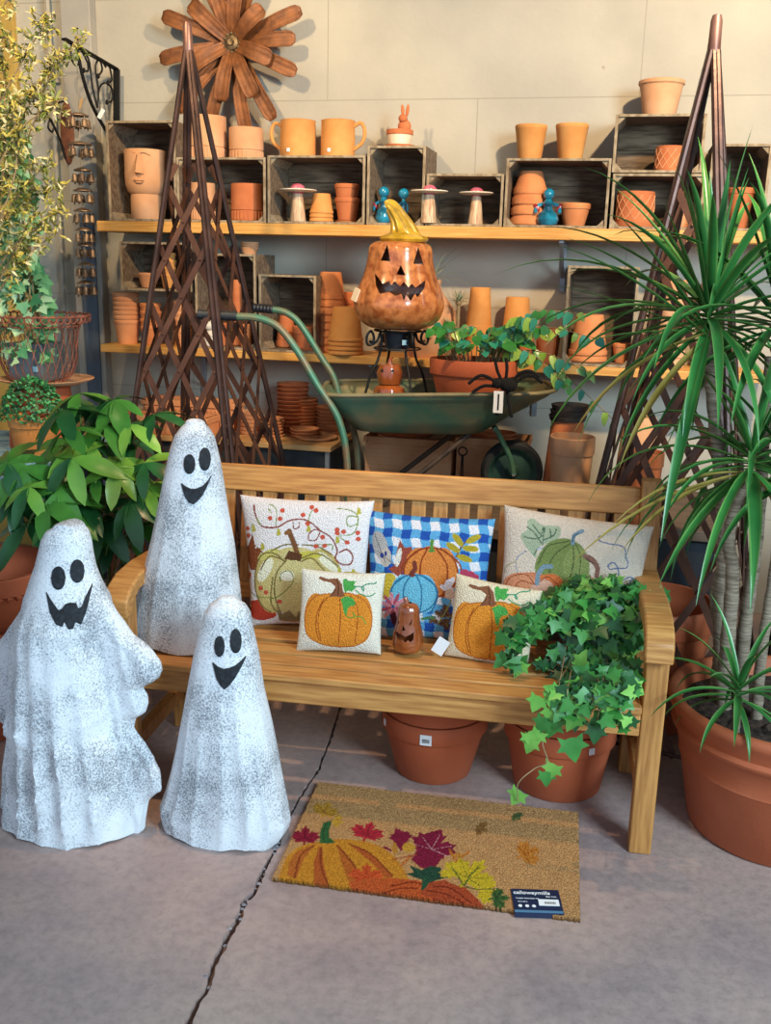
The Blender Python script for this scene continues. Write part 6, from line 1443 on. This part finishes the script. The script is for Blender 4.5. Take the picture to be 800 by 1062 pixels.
# money tree
random.seed(51)
MT = [leafmat('palmate_green', '#356e28', '#559036', .3), leafmat('palmate_dark', '#1b4a24', '#2b6632', .3), leafmat('palmate_lime', '#5f9434', '#86b446', .3)]
mo = Vector((at(100, 600, 3.0).x, 3.0, 0)); t = thing('money_tree', 'bushy potted plant with big palmate leaves behind the left ghosts', 'plant', mo)
MB().lathe(pot_prof(.16, .12, .28, .15), 40).build('pot', M('black_nursery_pot', '#0e1013', '#181a1e', 10, .45), t)
mb = MB(); disc(mb, .145, .26, 32); mb.build('soil', SOIL, t)
lm = MB(); sm = MB()
spots = [(82, 408, 2.95), (118, 415, 2.95), (65, 425, 2.85), (95, 460, 2.85), (110, 440, 2.9), (160, 430, 2.95), (135, 440, 2.9), (45, 490, 2.8), (22, 485, 2.75), (75, 500, 2.85), (100, 495, 2.8), (120, 485, 2.8), (150, 480, 2.85), (85, 520, 2.8), (135, 520, 2.8), (155, 505, 2.85), (60, 530, 2.75), (110, 540, 2.85), (28, 545, 2.75), (145, 545, 2.9), (90, 420, 3.05), (130, 455, 3.0), (15, 520, 2.8), (30, 505, 2.7), (8, 480, 2.75), (48, 520, 2.7), (62, 508, 2.72), (70, 460, 3.0), (105, 515, 2.95), (115, 560, 2.95), (75, 475, 2.75), (130, 500, 3.05), (70, 445, 2.8), (95, 560, 3.0)]
for (x, y, Y) in spots:
    c = at(x, y, Y) - mo; base = Vector((U(-.05, .05), U(-.05, .05), .26)); mid = base.lerp(c, .6) + Vector((0, 0, .08)); sm.tube(smoothpts([base, mid, c], 6), .003, 6)
    n = random.choice([5, 6, 7]); tiltv = Vector((U(-.35, .35), U(-.7, -.1), U(.7, 1))).normalized(); ax = tiltv.cross(Vector((0, 0, 1)) + rv(.1)).normalized(); bx = tiltv.cross(ax); a0 = U(0, 6); mi = random.choice([0, 0, 1, 2, 0])
    for k in range(n):
        a = a0 + 2 * PI * k / n * .92; d = (ax * math.cos(a) + bx * math.sin(a)).normalized() + Vector((0, 0, -.25)); L = U(.11, .175)
        leafmesh(lm, c, d, tiltv, L, L * .36, 'oval', .55, mi if rnd() < .8 else 1, fold=.22)
sm.build('stems', GST, t); lm.build('leaves', MT, t, sharp=180)
# clay pots at the far left edge
rimw = lambda t_, z, i: 1
tz0 = 0
for (x, yt, Y, rt_, h, lab) in ((8, 560, 2.72, .235, .30, 'upper'), ): pass
xL = at(-12, 620, 2.62).x
zz = 0
for k, (rt_, h, lab) in enumerate(((.205, .17, 'lowest'), (.21, .17, 'middle'), (.215, .17, 'topmost'))):
    m = MB(); hh = .2; m.lathe([(1e-4, 0), (rt_ * .74, 0), (rt_ * .76, .006), (rt_ * .94, hh * .68), (rt_, hh * .72), (rt_, hh * .97), (rt_ * .98, hh), (rt_ * .92, hh), (rt_ * .86, hh * .7), (rt_ * .68, .012), (1e-4, .012)], 48)
    for q in range(48): a = 2 * PI * q / 48; m.ball((rt_ * 1.0 * math.cos(a), rt_ * 1.0 * math.sin(a), hh * .7), .009, 6, 4) if k < 3 else None
    o = m.build('large_clay_pot', TERRA_R, loc=(xL, 2.62, zz)); zz += .175
    tag(o, f'wide red clay pot, {lab} of the stack at the left edge behind the ghost', 'pot', 'stacked wide pots at the left edge')
bpx = at(205, 590, 3.0)
